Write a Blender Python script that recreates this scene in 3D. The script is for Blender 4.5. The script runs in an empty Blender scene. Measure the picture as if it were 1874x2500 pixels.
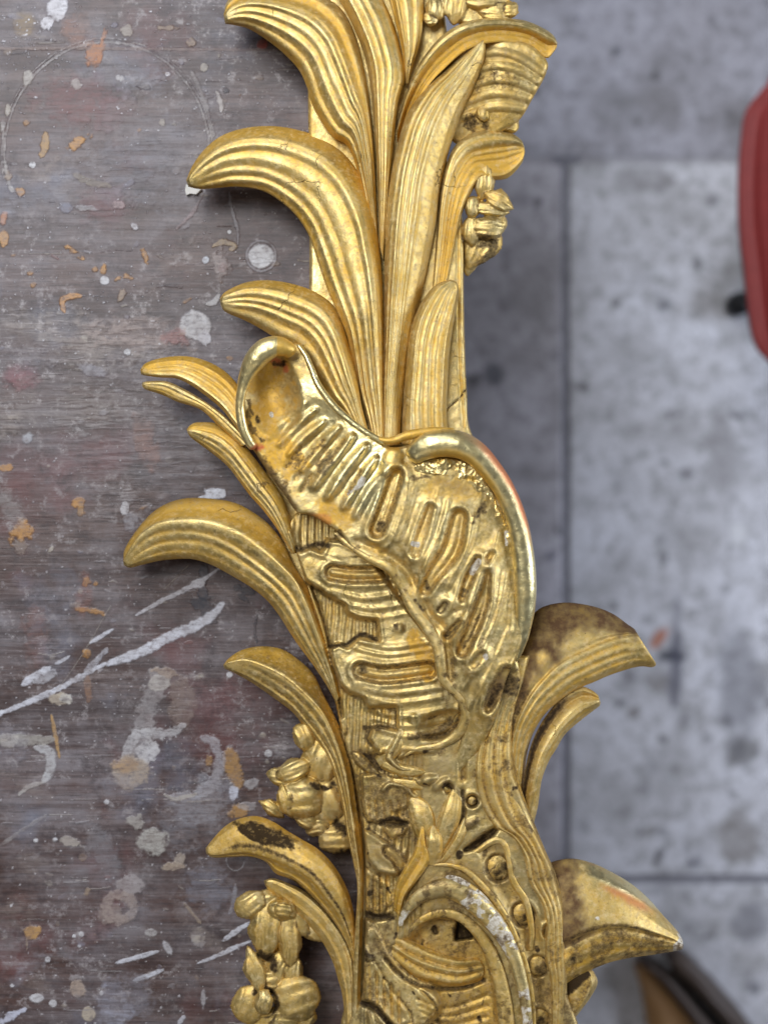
import bpy, math
import numpy as np
from mathutils import Vector, Matrix

# ------------------------------------------------------------------ units
# modelling unit: 1 u = 0.2 mm.  u-plane z=0 is mid height of the carving, 3000 u below the lens
U = 0.0002
D = 3000.0
ZT = 0.79                    # world height (m) of the z=0 modelling plane ; table top at 0.75 + ...
TZ = -190.0                  # table top in u
FZ = TZ - 3750.0             # floor in u (table is 0.75 m high)
ZT = -FZ * U                 # so that the floor is at world z = 0

def W(x, y, z):
    """picture-scale coordinates at height z -> metres (true position in the room)"""
    x = np.asarray(x, float); y = np.asarray(y, float); z = np.asarray(z, float)
    s = (D - z) / D
    return (x - 937.0) * s * U, (1250.0 - y) * s * U, z * U + ZT

scene = bpy.context.scene
COL = scene.collection
# ------------------------------------------------------------------ camera
cam_d = bpy.data.cameras.new('camera'); cam = bpy.data.objects.new('camera', cam_d)
COL.objects.link(cam); scene.camera = cam
cam.location = (0, 0, ZT + D * U); cam.rotation_euler = (0, 0, 0)
cam_d.sensor_fit = 'VERTICAL'; cam_d.sensor_height = 24.0
cam_d.lens = 12.0 / (1250.0 / D)
cam_d.clip_start = 0.01; cam_d.clip_end = 50
cam_d.dof.use_dof = True; cam_d.dof.focus_distance = D * U - 0.004
cam_d.dof.aperture_fstop = 3.0
scene.render.resolution_x = 767; scene.render.resolution_y = 1024
# ------------------------------------------------------------------ world + lamps
w = bpy.data.worlds.new('World'); scene.world = w; w.use_nodes = True
wn = w.node_tree; wn.nodes.clear()
out = wn.nodes.new('ShaderNodeOutputWorld'); bg = wn.nodes.new('ShaderNodeBackground')
tc = wn.nodes.new('ShaderNodeTexCoord'); sp = wn.nodes.new('ShaderNodeSeparateXYZ')
cr = wn.nodes.new('ShaderNodeValToRGB')
cr.color_ramp.elements[0].position = 0.0; cr.color_ramp.elements[0].color = (0.10, 0.09, 0.09, 1)
cr.color_ramp.elements[1].position = 1.0; cr.color_ramp.elements[1].color = (0.50, 0.52, 0.58, 1)
e = cr.color_ramp.elements.new(0.45); e.color = (0.30, 0.30, 0.33, 1)
wn.links.new(tc.outputs['Generated'], sp.inputs[0]); wn.links.new(sp.outputs['Z'], cr.inputs[0])
wn.links.new(cr.outputs[0], bg.inputs[0]); bg.inputs[1].default_value = 0.22
wn.links.new(bg.outputs[0], out.inputs[0])

def area(name, loc, target, sx, sy, power, col):
    d = bpy.data.lights.new(name, 'AREA'); d.shape = 'RECTANGLE'; d.size = sx; d.size_y = sy
    d.energy = power; d.color = col
    o = bpy.data.objects.new(name, d); COL.objects.link(o); o.location = loc
    v = Vector(target) - Vector(loc); o.rotation_euler = v.to_track_quat('-Z', 'Y').to_euler()
    return o
area('window_light', (-0.75, 1.3, 1.85), (0, 0.05, 0.79), 0.8, 0.8, 19, (0.85, 0.91, 1.0))
area('ceiling_light', (-0.62, 0.72, 2.8), (-0.1, 0.1, 0.79), 1.1, 0.7, 35, (0.97, 0.98, 1.0))
area('right_fill_light', (2.6, 0.3, 1.6), (0.6, 0, 0.2), 1.2, 1.2, 62, (0.76, 0.84, 1.0))  # unseen fill lamp added to brighten the floor on the right
area('near_fill_light', (-0.5, -1.7, 2.2), (0, 0, 0.79), 1.2, 0.35, 4, (1.0, 0.95, 0.86))  # weak unseen fill lamp added on the near side
scene.view_settings.view_transform = 'Standard'; scene.view_settings.look = 'None'
scene.view_settings.exposure = 0.0; scene.view_settings.gamma = 1.0
scene.view_settings.use_curve_mapping = False

# ------------------------------------------------------------------ numpy helpers
def vnoise(X, Y, seed=0):
    """smooth value noise, lattice 1"""
    xi = np.floor(X).astype(np.int64); yi = np.floor(Y).astype(np.int64)
    fx = X - xi; fy = Y - yi
    fx = fx * fx * (3 - 2 * fx); fy = fy * fy * (3 - 2 * fy)
    def h(a, b):
        n = (a * 374761393 + b * 668265263 + seed * 974711) & 0xffffffff
        n = ((n ^ (n >> 13)) * 1274126177) & 0xffffffff
        n = n ^ (n >> 16)
        return (n & 0xffff) / 65535.0
    a = h(xi, yi); b = h(xi + 1, yi); c = h(xi, yi + 1); d = h(xi + 1, yi + 1)
    return (a * (1 - fx) + b * fx) * (1 - fy) + (c * (1 - fx) + d * fx) * fy
def fbm(X, Y, scale, oct=4, seed=0):
    s = 0; a = 1; t = 0
    for k in range(oct):
        s = s + a * vnoise(X / scale + 17.3 * k, Y / scale - 9.1 * k, seed + k); t += a; a *= 0.55; scale = scale / 2.03
    return s / t
def sstep(a, b, x):
    t = np.clip((x - a) / (b - a), 0, 1); return t * t * (3 - 2 * t)
def spline(pts, n, closed=False):
    p = np.array(pts, float)
    if closed: q = np.vstack([p[-1], p, p[0], p[1]])
    else: q = np.vstack([2 * p[0] - p[1], p, 2 * p[-1] - p[-2]])
    out = []
    m = len(q) - 3
    for i in range(m):
        t = np.linspace(0, 1, 24, endpoint=False)[:, None]
        a, b, c, d = q[i], q[i + 1], q[i + 2], q[i + 3]
        out.append(0.5 * ((2 * b) + (c - a) * t + (2 * a - 5 * b + 4 * c - d) * t ** 2 + (3 * b - a - 3 * c + d) * t ** 3))
    out.append(q[-2][None]); o = np.vstack(out)
    L = np.r_[0, np.cumsum(np.hypot(*(np.diff(o[:, :2], axis=0)).T))]
    s = np.linspace(0, L[-1], n)
    return np.stack([np.interp(s, L, o[:, k]) for k in range(o.shape[1])], 1)
def pl_dist(X, Y, pts):
    """distance and 0..1 parameter to a polyline"""
    p = np.array(pts, float)
    best = np.full(X.shape, 1e9); par = np.zeros(X.shape)
    seg = np.hypot(*(np.diff(p, axis=0)).T); L = np.r_[0, np.cumsum(seg)]; tot = max(L[-1], 1e-6)
    for i in range(len(p) - 1):
        ax, ay = p[i]; dx, dy = p[i + 1] - p[i]; l2 = dx * dx + dy * dy + 1e-9
        t = np.clip(((X - ax) * dx + (Y - ay) * dy) / l2, 0, 1)
        d = np.hypot(X - ax - t * dx, Y - ay - t * dy)
        m = d < best
        best = np.where(m, d, best); par = np.where(m, (L[i] + t * seg[i]) / tot, par)
    return best, par
def inside(X, Y, poly):
    p = np.array(poly, float); r = np.zeros(X.shape, bool)
    j = len(p) - 1
    for i in range(len(p)):
        xi, yi = p[i]; xj, yj = p[j]
        if yi != yj:
            c = ((yi > Y) != (yj > Y)) & (X < (xj - xi) * (Y - yi) / (yj - yi) + xi)
            r ^= c
        j = i
    return r
def sdist(X, Y, poly):
    d, _ = pl_dist(X, Y, list(poly) + [poly[0]])
    return np.where(inside(X, Y, poly), d, -d)

def mesh_np(name, V, F, mat, parent=None, attrs=None, smooth=True):
    """V (n,3) metres, F list of (m,4)/(m,3) arrays"""
    me = bpy.data.meshes.new(name)
    loops = np.concatenate([f.reshape(-1) for f in F]).astype(np.int32)
    tot = np.concatenate([np.full(len(f), f.shape[1]) for f in F]).astype(np.int32)
    st = np.r_[0, np.cumsum(tot)[:-1]].astype(np.int32)
    me.vertices.add(len(V)); me.vertices.foreach_set('co', np.asarray(V, np.float32).ravel())
    me.loops.add(len(loops)); me.loops.foreach_set('vertex_index', loops)
    me.polygons.add(len(tot)); me.polygons.foreach_set('loop_start', st); me.polygons.foreach_set('loop_total', tot)
    if smooth: me.polygons.foreach_set('use_smooth', np.ones(len(tot), bool))
    me.update(calc_edges=True); me.validate()
    if attrs:
        for k, a in attrs.items():
            at = me.attributes.new(k, 'FLOAT_VECTOR' if a.shape[1] == 3 else 'FLOAT_COLOR', 'POINT')
            at.data.foreach_set('vector' if a.shape[1] == 3 else 'color', np.asarray(a, np.float32).ravel())
    me.materials.append(mat)
    o = bpy.data.objects.new(name, me); COL.objects.link(o)
    if parent is not None: o.parent = parent; o.matrix_parent_inverse = Matrix.Translation(-parent.location)
    return o
def tag(o, label, cat=None, group=None, kind=None):
    if label: o['label'] = label
    if cat: o['category'] = cat
    if group: o['group'] = group
    if kind: o['kind'] = kind
    return o
def empty(name, loc, label, cat):
    o = bpy.data.objects.new(name, None); COL.objects.link(o); o.location = loc
    o.empty_display_size = 0.05
    return tag(o, label, cat)

# ------------------------------------------------------------------ node helper
class NT:
    def __init__(s, name):
        s.m = bpy.data.materials.new(name); s.m.use_nodes = True; s.t = s.m.node_tree; s.t.nodes.clear()
        s.o = s.n('ShaderNodeOutputMaterial'); s.p = s.n('ShaderNodeBsdfPrincipled'); s.l(s.p.outputs[0], s.o.inputs[0])
    def n(s, t, **k):
        x = s.t.nodes.new(t)
        for a, b in k.items(): setattr(x, a, b)
        return x
    def l(s, a, b): s.t.links.new(a, b)
    def val(s, sock, v):
        if hasattr(v, 'is_linked') or isinstance(v, bpy.types.NodeSocket): s.l(v, sock)
        else: sock.default_value = v
    def math(s, op, a, b=0.0, c=None, clamp=False):
        x = s.n('ShaderNodeMath', operation=op, use_clamp=clamp)
        s.val(x.inputs[0], a); s.val(x.inputs[1], b)
        if c is not None: s.val(x.inputs[2], c)
        return x.outputs[0]
    def mix(s, f, a, b, blend='MIX'):
        x = s.n('ShaderNodeMix', data_type='RGBA', blend_type=blend); x.clamp_factor = True
        s.val(x.inputs[0], f)
        for sk, v in ((x.inputs[6], a), (x.inputs[7], b)):
            if isinstance(v, bpy.types.NodeSocket): s.l(v, sk)
            else: sk.default_value = (*v, 1) if len(v) == 3 else v
        return x.outputs[2]
    def ramp(s, f, stops, interp='LINEAR'):
        x = s.n('ShaderNodeValToRGB'); r = x.color_ramp; r.interpolation = interp
        while len(r.elements) > 1: r.elements.remove(r.elements[-1])
        for i, (p, c) in enumerate(stops):
            e = r.elements[0] if i == 0 else r.elements.new(p)
            e.position = p; e.color = (*c, 1) if hasattr(c, '__len__') else (c, c, c, 1)
        s.l(f, x.inputs[0]); return x.outputs[0]
    def coords(s, scale=(1, 1, 1)):
        g = s.n('ShaderNodeNewGeometry')   # world position
        m = s.n('ShaderNodeMapping'); m.inputs['Scale'].default_value = scale
        s.l(g.outputs['Position'], m.inputs[0]); return m.outputs[0]
    def noise(s, vec, scale, detail=4, rough=0.55, dist=0.0):
        x = s.n('ShaderNodeTexNoise'); s.l(vec, x.inputs['Vector'])
        x.inputs['Scale'].default_value = scale; x.inputs['Detail'].default_value = detail
        x.inputs['Roughness'].default_value = rough; x.inputs['Distortion'].default_value = dist
        return x.outputs[0]
    def voro(s, vec, scale, feature='F1', rnd=1.0):
        x = s.n('ShaderNodeTexVoronoi', feature=feature); s.l(vec, x.inputs['Vector'])
        x.inputs['Scale'].default_value = scale; x.inputs['Randomness'].default_value = rnd
        return x.outputs['Distance']
    def attr(s, name):
        a = s.n('ShaderNodeAttribute', attribute_name=name); x = s.n('ShaderNodeSeparateXYZ')
        s.l(a.outputs['Vector'], x.inputs[0]); return a, x.outputs
    def bump(s, h, strength, dist, prev=None):
        b = s.n('ShaderNodeBump'); b.inputs['Strength'].default_value = strength; b.inputs['Distance'].default_value = dist
        s.l(h, b.inputs['Height'])
        if prev is not None: s.l(prev, b.inputs['Normal'])
        return b.outputs[0]

def gold_material():
    s = NT('gilded_gesso'); v = s.coords()
    _, wr = s.attr('wear'); _, pt = s.attr('patch')        # wear: dirt, ochre, burnish ; patch: gesso white, red bole, brown tarnish
    big = s.noise(v, 45, 3); mid = s.noise(v, 190, 4, 0.6); fine = s.noise(v, 900, 3, 0.6); spk = s.noise(v, 2300, 2, 0.6)
    gold = s.mix(s.ramp(big, [(0.3, 0.0), (0.7, 1.0)]), (0.44, 0.325, 0.115), (0.68, 0.54, 0.245))
    gold = s.mix(s.math('MULTIPLY', wr[2], 0.85), gold, (0.90, 0.80, 0.43))
    oc = s.math('ADD', wr[1], s.math('MULTIPLY', s.math('SUBTRACT', s.noise(v, 150, 6, 0.75), 0.46), 1.5), clamp=True)
    c = s.mix(s.math('MULTIPLY', oc, 0.85), gold, (0.60, 0.335, 0.028))
    # rubbed pale scuffs
    sc = s.ramp(s.noise(v, 380, 6, 0.8), [(0.50, 0.0), (0.64, 0.8)])
    sc = s.math('MULTIPLY', sc, s.math('SUBTRACT', 1.0, wr[2]))
    c = s.mix(s.math('MULTIPLY', sc, 0.34), c, (0.62, 0.52, 0.38))
    # thin rubbed spots where dull brown shows
    c = s.mix(s.math('MULTIPLY', s.ramp(s.noise(v, 240, 6, 0.78), [(0.30, .65), (0.41, 0.0)]), s.math('SUBTRACT', 1.0, s.math('MULTIPLY', wr[2], .8))), c, (0.20, 0.125, 0.05))
    # brown tarnish, red bole, white gesso
    br = s.math('MULTIPLY', pt[2], s.ramp(mid, [(0.25, 0.65), (0.6, 1.0)]))
    c = s.mix(br, c, (0.10, 0.052, 0.022))
    rd = s.math('MULTIPLY', pt[1], 1.0); c = s.mix(rd, c, (0.50, 0.13, 0.05))
    wh = s.ramp(s.math('ADD', pt[0], s.math('MULTIPLY', s.math('SUBTRACT', s.noise(v, 300, 6, 0.8), 0.5), 1.3)), [(0.40, 0.0), (0.58, 1.0)])
    c = s.mix(wh, c, s.mix(s.ramp(s.noise(v, 500, 5, .75), [(.35, 0.0), (.6, 1.0)]), (0.34, 0.27, 0.17), (0.66, 0.62, 0.53)))
    # grime
    dn = s.math('ADD', wr[0], s.math('MULTIPLY', s.math('SUBTRACT', s.noise(v, 420, 6, 0.75), 0.5), 2.2))
    gr = s.ramp(dn, [(0.30, 0.0), (0.62, .55), (0.95, 1.0)])
    c = s.mix(s.ramp(dn, [(0.12, 0.0), (0.5, .55)]), c, (0.22, 0.125, 0.04))
    c = s.mix(s.math('MULTIPLY', gr, 0.96), c, (0.022, 0.013, 0.007))
    # small pits, hair cracks
    pit = s.ramp(s.voro(v, 210), [(0.035, 1.0), (0.06, 0.0)])
    pit = s.math('MULTIPLY', pit, s.ramp(s.noise(v, 60, 2), [(0.52, 0.0), (0.58, 1.0)]))
    vd = s.n('ShaderNodeVectorMath', operation='ADD'); s.l(v, vd.inputs[0])
    nz = s.n('ShaderNodeTexNoise'); nz.inputs['Scale'].default_value = 160; s.l(v, nz.inputs['Vector'])
    sc2 = s.n('ShaderNodeVectorMath', operation='SCALE'); s.l(nz.outputs['Color'], sc2.inputs[0]); sc2.inputs[3].default_value = 0.006
    s.l(sc2.outputs[0], vd.inputs[1])
    ck = s.ramp(s.voro(vd.outputs[0], 48, 'DISTANCE_TO_EDGE'), [(0.003, 1.0), (0.009, 0.0)])
    ck = s.math('MULTIPLY', ck, s.ramp(s.noise(v, 34, 2), [(0.635, 0.0), (0.69, 1.0)]))
    ck = s.math('MULTIPLY', ck, s.math('SUBTRACT', 1.0, wr[2]))
    c = s.mix(s.math('MAXIMUM', s.math('MULTIPLY', pit, 0.85), s.math('MULTIPLY', ck, 0.75)), c, (0.06, 0.03, 0.012))
    s.l(c, s.p.inputs['Base Color'])
    nm = s.math('MAXIMUM', s.math('MAXIMUM', gr, wh), s.math('MULTIPLY', br, 0.7))
    nm = s.math('MAXIMUM', nm, s.math('MULTIPLY', sc, 0.7)); nm = s.math('MAXIMUM', nm, s.math('MULTIPLY', rd, 0.6))
    met = s.math('SUBTRACT', 0.96, s.math('MULTIPLY', oc, 0.35)); met = s.math('MULTIPLY', met, s.math('SUBTRACT', 1.0, nm, clamp=True), clamp=True)
    s.l(met, s.p.inputs['Metallic'])
    r = s.math('ADD', 0.47, s.math('MULTIPLY', oc, 0.14)); r = s.math('ADD', r, s.math('MULTIPLY', s.math('SUBTRACT', mid, 0.5), 0.22))
    r = s.math('SUBTRACT', r, s.math('MULTIPLY', wr[2], 0.20)); r = s.math('ADD', r, s.math('MULTIPLY', nm, 0.22), clamp=True)
    s.l(r, s.p.inputs['Roughness']); s.l(s.math('SUBTRACT', 0.5, s.math('MULTIPLY', nm, 0.42)), s.p.inputs['Specular IOR Level'])
    # hand-worked surface
    h = s.bump(s.noise(v, 110, 2, 0.5), 0.22, 0.0009)
    h = s.bump(mid, 0.20, 0.0006, h)
    h = s.bump(fine, 0.36, 0.00034, h); h = s.bump(spk, 0.36, 0.00016, h)
    crk = s.math('SUBTRACT', 0.0, s.math('MAXIMUM', pit, ck)); h = s.bump(crk, 0.7, 0.0004, h)
    # crumpled loose leaf where freshly gilded
    wrk = s.voro(vd.outputs[0], 330, 'DISTANCE_TO_EDGE')
    wk = s.math('MULTIPLY', s.ramp(wrk, [(0.0, 1.0), (0.12, 0.0)]), s.math('MULTIPLY', s.ramp(wr[2], [(0.80, 0.0), (0.95, 1.0)]), s.ramp(s.noise(v, 80, 2), [(0.5, 0.0), (0.6, 1.0)])))
    h = s.bump(wk, 0.3, 0.0003, h)
    s.l(h, s.p.inputs['Normal'])
    return s.m
GOLD = gold_material()

def simple(name, col, rough=0.5, metal=0.0, nscale=60, var=0.25, bump=0.3, bd=0.0006):
    s = NT(name); v = s.coords(); n = s.noise(v, nscale, 5, 0.6)
    d = tuple(c * (1 - var) for c in col); b = tuple(min(1, c * (1 + var)) for c in col)
    s.l(s.mix(n, d, b), s.p.inputs['Base Color']); s.p.inputs['Roughness'].default_value = rough
    s.p.inputs['Metallic'].default_value = metal; s.l(s.bump(n, bump, bd), s.p.inputs['Normal']); return s.m

# ================================================================== FLOOR
def floor_material():
    s = NT('worn_concrete_slab'); v = s.coords()
    a = s.n('ShaderNodeAttribute', attribute_name='stain')
    b = s.noise(v, 3.2, 4, 0.6); m = s.noise(v, 14, 5, 0.62); f = s.noise(v, 60, 5, 0.65)
    c = s.mix(s.ramp(b, [(0.35, 0.0), (0.65, 1.0)]), (0.50, 0.49, 0.51), (0.64, 0.64, 0.69))
    c = s.mix(s.ramp(m, [(0.38, 0.45), (0.54, 0.0)]), c, (0.22, 0.21, 0.205))
    c = s.mix(s.ramp(s.noise(v, 130, 4, 0.7), [(0.34, 0.55), (0.46, 0.0)]), c, (0.15, 0.14, 0.14))
    c = s.mix(s.ramp(f, [(0.36, 0.6), (0.52, 0.0)]), c, (0.20, 0.195, 0.19))
    pt = s.ramp(s.noise(v, 24, 3, 0.5), [(0.28, 0.85), (0.36, 0.0)])
    c = s.mix(pt, c, (0.055, 0.05, 0.05))
    c = s.mix(s.ramp(s.noise(v, 38, 3, 0.5), [(0.64, 0.0), (0.72, 0.5)]), c, (0.52, 0.53, 0.56))
    t = s.n('ShaderNodeAttribute', attribute_name='slab_shade'); c = s.mix(1.0, c, t.outputs['Color'], 'MULTIPLY')
    c = s.mix(a.outputs['Alpha'], c, a.outputs['Color'])
    s.l(c, s.p.inputs['Base Color']); s.p.inputs['Roughness'].default_value = 0.62
    s.l(s.bump(f, 0.3, 0.002), s.p.inputs['Normal']); return s.m
def build_floor():
    k = (D - FZ) / D
    S = k * U
    jx = 1380.0; jy = (391.0, 2147.0); per = 1756.0; gap = 8.0
    # coordinates with joints as real grooves
    def axis(lo, hi, joints, stepfine, f0, f1):
        c = set(np.arange(lo, hi, 160).tolist()) | set(np.arange(f0, f1, stepfine).tolist())
        for j in joints:
            c = {q for q in c if abs(q - j) > gap + 5}
            c |= {j - gap - 4, j - gap, j + gap, j + gap + 4}
        return np.array(sorted(c))
    xj = [jx + per * i for i in range(-3, 4)]; yj = [391 + per * i for i in range(-3, 5)]
    xs = axis(-4000, 6000, xj, 10, 1050, 1950); ys = axis(-4200, 6600, yj, 10, -60, 2560)
    X, Y = np.meshgrid(xs, ys)
    Z = np.zeros_like(X)
    for j in xj: Z = np.where((np.abs(X - j) <= gap + 0.5) & (Y > 391), -8.0, Z)
    for j in yj: Z = np.where(np.abs(Y - j) <= gap * 0.7 + 3, -8.0, Z)
    groove = Z < -1
    Xw, Yw, Zw = W(X, Y, np.full_like(X, FZ)); Zw = Zw + Z * U
    col = np.zeros(X.shape + (4,)); col[..., :3] = 0.07
    def stain(cx, cy, rx, ry, c, a, seed=0, rot=0.0):
        co, si = math.cos(rot), math.sin(rot); dx = X - cx; dy = Y - cy
        q = np.hypot((dx * co + dy * si) / rx, (-dx * si + dy * co) / ry) + (fbm(X, Y, 40, 3, seed) - 0.5) * 0.9
        m = (1 - sstep(0.55, 1.1, q)) * a
        na = m + col[..., 3] * (1 - m)
        for i in range(3): col[..., i] = np.where(na > 1e-4, (c[i] * m + col[..., i] * col[..., 3] * (1 - m)) / np.maximum(na, 1e-4), col[..., i])
        col[..., 3] = na
    dk = (0.035, 0.038, 0.05)
    stain(1640, 1604, 50, 19, dk, 0.95, 3); stain(1648, 1630, 20, 130, (0.07, 0.07, 0.10), 0.75, 4); stain(1650, 1500, 14, 70, (0.09, 0.09, 0.12), 0.5, 5)
    stain(1600, 1660, 26, 30, (0.14, 0.12, 0.10), 0.6, 6)
    stain(1608, 1556, 38, 14, (0.42, 0.13, 0.05), 0.85, 7, -0.95)
    stain(1802, 1306, 24, 26, (0.62, 0.62, 0.64), 0.9, 8); stain(1545, 1742, 22, 18, (0.12, 0.10, 0.08), 0.7, 9)
    stain(1676, 1158, 24, 18, (0.10, 0.09, 0.10), 0.7, 10); stain(1343, 1358, 12, 12, (0.04, 0.04, 0.07), 0.8, 11)
    stain(1303, 220, 16, 16, (0.03, 0.03, 0.03), 0.8, 12); stain(1505, 125, 18, 12, dk, 0.8, 13); stain(1205, 915, 26, 30, dk, 0.75, 14)
    stain(1585, 2030, 22, 14, (0.12, 0.11, 0.09), 0.6, 15, -0.4); stain(1558, 2032, 10, 16, (0.07, 0.06, 0.06), 0.6, 16)
    stain(1695, 2105, 24, 18, (0.10, 0.10, 0.13), 0.6, 17); stain(1600, 2175, 16, 14, (0.10, 0.10, 0.12), 0.6, 18)
    stain(1840, 2410, 18, 16, (0.05, 0.05, 0.06), 0.8, 19); stain(1810, 1830, 50, 46, (0.10, 0.095, 0.09), 0.75, 20)
    stain(1800, 2040, 60, 80, (0.16, 0.14, 0.12), 0.6, 21); stain(1830, 2250, 60, 60, (0.12, 0.12, 0.14), 0.55, 22)
    stain(1800, 1680, 60, 160, (0.15, 0.15, 0.17), 0.6, 23); stain(1760, 1120, 50, 130, (0.18, 0.17, 0.17), 0.55, 24)
    stain(1500, 270, 90, 60, (0.15, 0.145, 0.15), 0.45, 25); stain(1620, 250, 60, 90, (0.14, 0.13, 0.13), 0.4, 26)
    stain(1560, 440, 90, 40, (0.15, 0.14, 0.14), 0.5, 27); stain(1620, 745, 20, 16, dk, 0.6, 28); stain(1610, 720, 14, 10, dk, 0.4, 29)
    rng = np.random.RandomState(5)
    for i in range(70):
        stain(rng.uniform(1150, 1880), rng.uniform(0, 2500), rng.uniform(6, 24), rng.uniform(6, 20), (0.09, 0.085, 0.095), rng.uniform(0.2, 0.6), 40 + i, rng.uniform(0, 3))
    for i in range(25):
        stain(rng.uniform(1390, 1880), rng.uniform(400, 2500), rng.uniform(10, 40), rng.uniform(10, 50), (0.50, 0.50, 0.54), rng.uniform(0.15, 0.4), 140 + i, rng.uniform(0, 3))
    col[groove] = (0.10, 0.097, 0.12, 0.8); col[groove & (np.abs(Y - 391) < 30) & (np.abs(X - jx) > 30)] = (0.2, 0.19, 0.2, 0.45)
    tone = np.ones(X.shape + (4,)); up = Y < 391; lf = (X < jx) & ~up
    tone[up, :3] = (0.60, 0.59, 0.62); tone[lf, :3] = (0.72, 0.69, 0.70)  # shade over the upper row and left column painted into the slab colour
    n, m = X.shape
    idx = np.arange(n * m).reshape(n, m)
    F = np.stack([idx[1:, :-1], idx[1:, 1:], idx[:-1, 1:], idx[:-1, :-1]], -1).reshape(-1, 4)
    o = mesh_np('floor', np.stack([Xw, Yw, Zw], -1).reshape(-1, 3), [F], floor_material(), None, {'stain': col.reshape(-1, 4), 'slab_shade': tone.reshape(-1, 4)}, smooth=False)
    tag(o, None, None, kind='structure')
build_floor()

# ================================================================== TABLE
def table_material():
    s = NT('paint_spattered_wood')
    v = s.coords(); vs = s.coords((9, 150, 40)); vl = s.coords((3, 40, 10)); vv = s.coords((1.0, 5.0, 1))
    a = s.n('ShaderNodeAttribute', attribute_name='paint')
    g = s.noise(vs, 1.0, 6, 0.7, 0.3); g2 = s.noise(vl, 1.0, 5, 0.65, 0.4)
    g3 = s.noise(s.coords((60, 700, 100)), 1.0, 3, 0.6)
    c = s.mix(s.ramp(g2, [(0.3, 0.0), (0.7, 1.0)]), (0.030, 0.016, 0.014), (0.088, 0.048, 0.040))
    c = s.mix(s.ramp(g, [(0.45, 0.0), (0.75, 0.8)]), c, (0.17, 0.125, 0.115))
    c = s.mix(s.ramp(g3, [(0.35, 0.6), (0.5, 0.0)]), c, (0.02, 0.012, 0.012))
    g4 = s.noise(s.coords((45, 900, 100)), 1.0, 5, 0.75)
    # rubbed-in residue: greys, violets, dull reds
    r1 = s.noise(v, 22, 6, 0.7); r2 = s.noise(v, 9, 5, 0.6); r3 = s.noise(v, 150, 5, 0.75)
    c = s.mix(s.math('MULTIPLY', s.ramp(r1, [(0.42, 0.0), (0.68, 0.8)]), s.ramp(g, [(0.3, 0.15), (0.6, 1.0)])), c, (0.20, 0.185, 0.20))
    c = s.mix(s.ramp(s.noise(v, 13, 5, 0.6), [(0.57, 0.0), (0.70, 0.5)]), c, (0.15, 0.045, 0.045))
    c = s.mix(s.ramp(s.noise(v, 17, 5, 0.6), [(0.58, 0.0), (0.70, 0.45)]), c, (0.16, 0.18, 0.24))
    c = s.mix(s.math('MULTIPLY', s.ramp(r3, [(0.55, 0.0), (0.65, 0.75)]), s.ramp(r2, [(0.42, 0.12), (0.6, 1.0)])), c, (0.33, 0.30, 0.30))
    c = s.mix(s.ramp(s.noise(v, 75, 6, 0.8), [(0.36, 0.6), (0.48, 0.0)]), c, (0.03, 0.02, 0.022))
    c = s.mix(s.math('MULTIPLY', s.ramp(s.voro(v, 300), [(0.06, 0.8), (0.10, 0.0)]), s.ramp(s.noise(v, 12, 2), [(.5, 0.0), (.6, 1.0)])), c, (0.5, 0.48, 0.47))
    c = s.mix(s.math('MULTIPLY', s.ramp(g4, [(0.54, 0.0), (0.66, 0.40)]), s.ramp(r2, [(0.42, .08), (0.60, 1.0)])), c, (0.24, 0.215, 0.22))
    c = s.mix(s.ramp(g4, [(0.34, 0.55), (0.46, 0.0)]), c, (0.026, 0.016, 0.014))
    wn_ = s.noise(s.coords((160, 700, 100)), 1.0, 5, .8)
    pa = s.math('MULTIPLY', a.outputs['Alpha'], s.ramp(s.noise(v, 260, 6, .8), [(0.34, 0.25), (0.5, 1.0)]))
    pa = s.math('MULTIPLY', pa, s.ramp(wn_, [(0.34, 0.35), (0.5, 1.0)]))
    pc = s.mix(s.ramp(s.noise(v, 120, 5, .7), [(.35, 0.0), (.65, 1.0)]), s.mix(0.45, a.outputs['Color'], (0.16, 0.12, 0.11)), a.outputs['Color'])
    c = s.mix(pa, c, pc)
    s.l(c, s.p.inputs['Base Color'])
    rr = s.math('ADD', 0.30, s.math('MULTIPLY', r1, 0.30)); s.l(rr, s.p.inputs['Roughness'])
    s.p.inputs['Specular IOR Level'].default_value = 0.42
    h = s.bump(g, 0.35, 0.0009); h = s.bump(r3, 0.25, 0.0004, h); h = s.bump(a.outputs['Alpha'], 0.5, 0.0007, h)
    s.l(h, s.p.inputs['Normal']); return s.m
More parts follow.
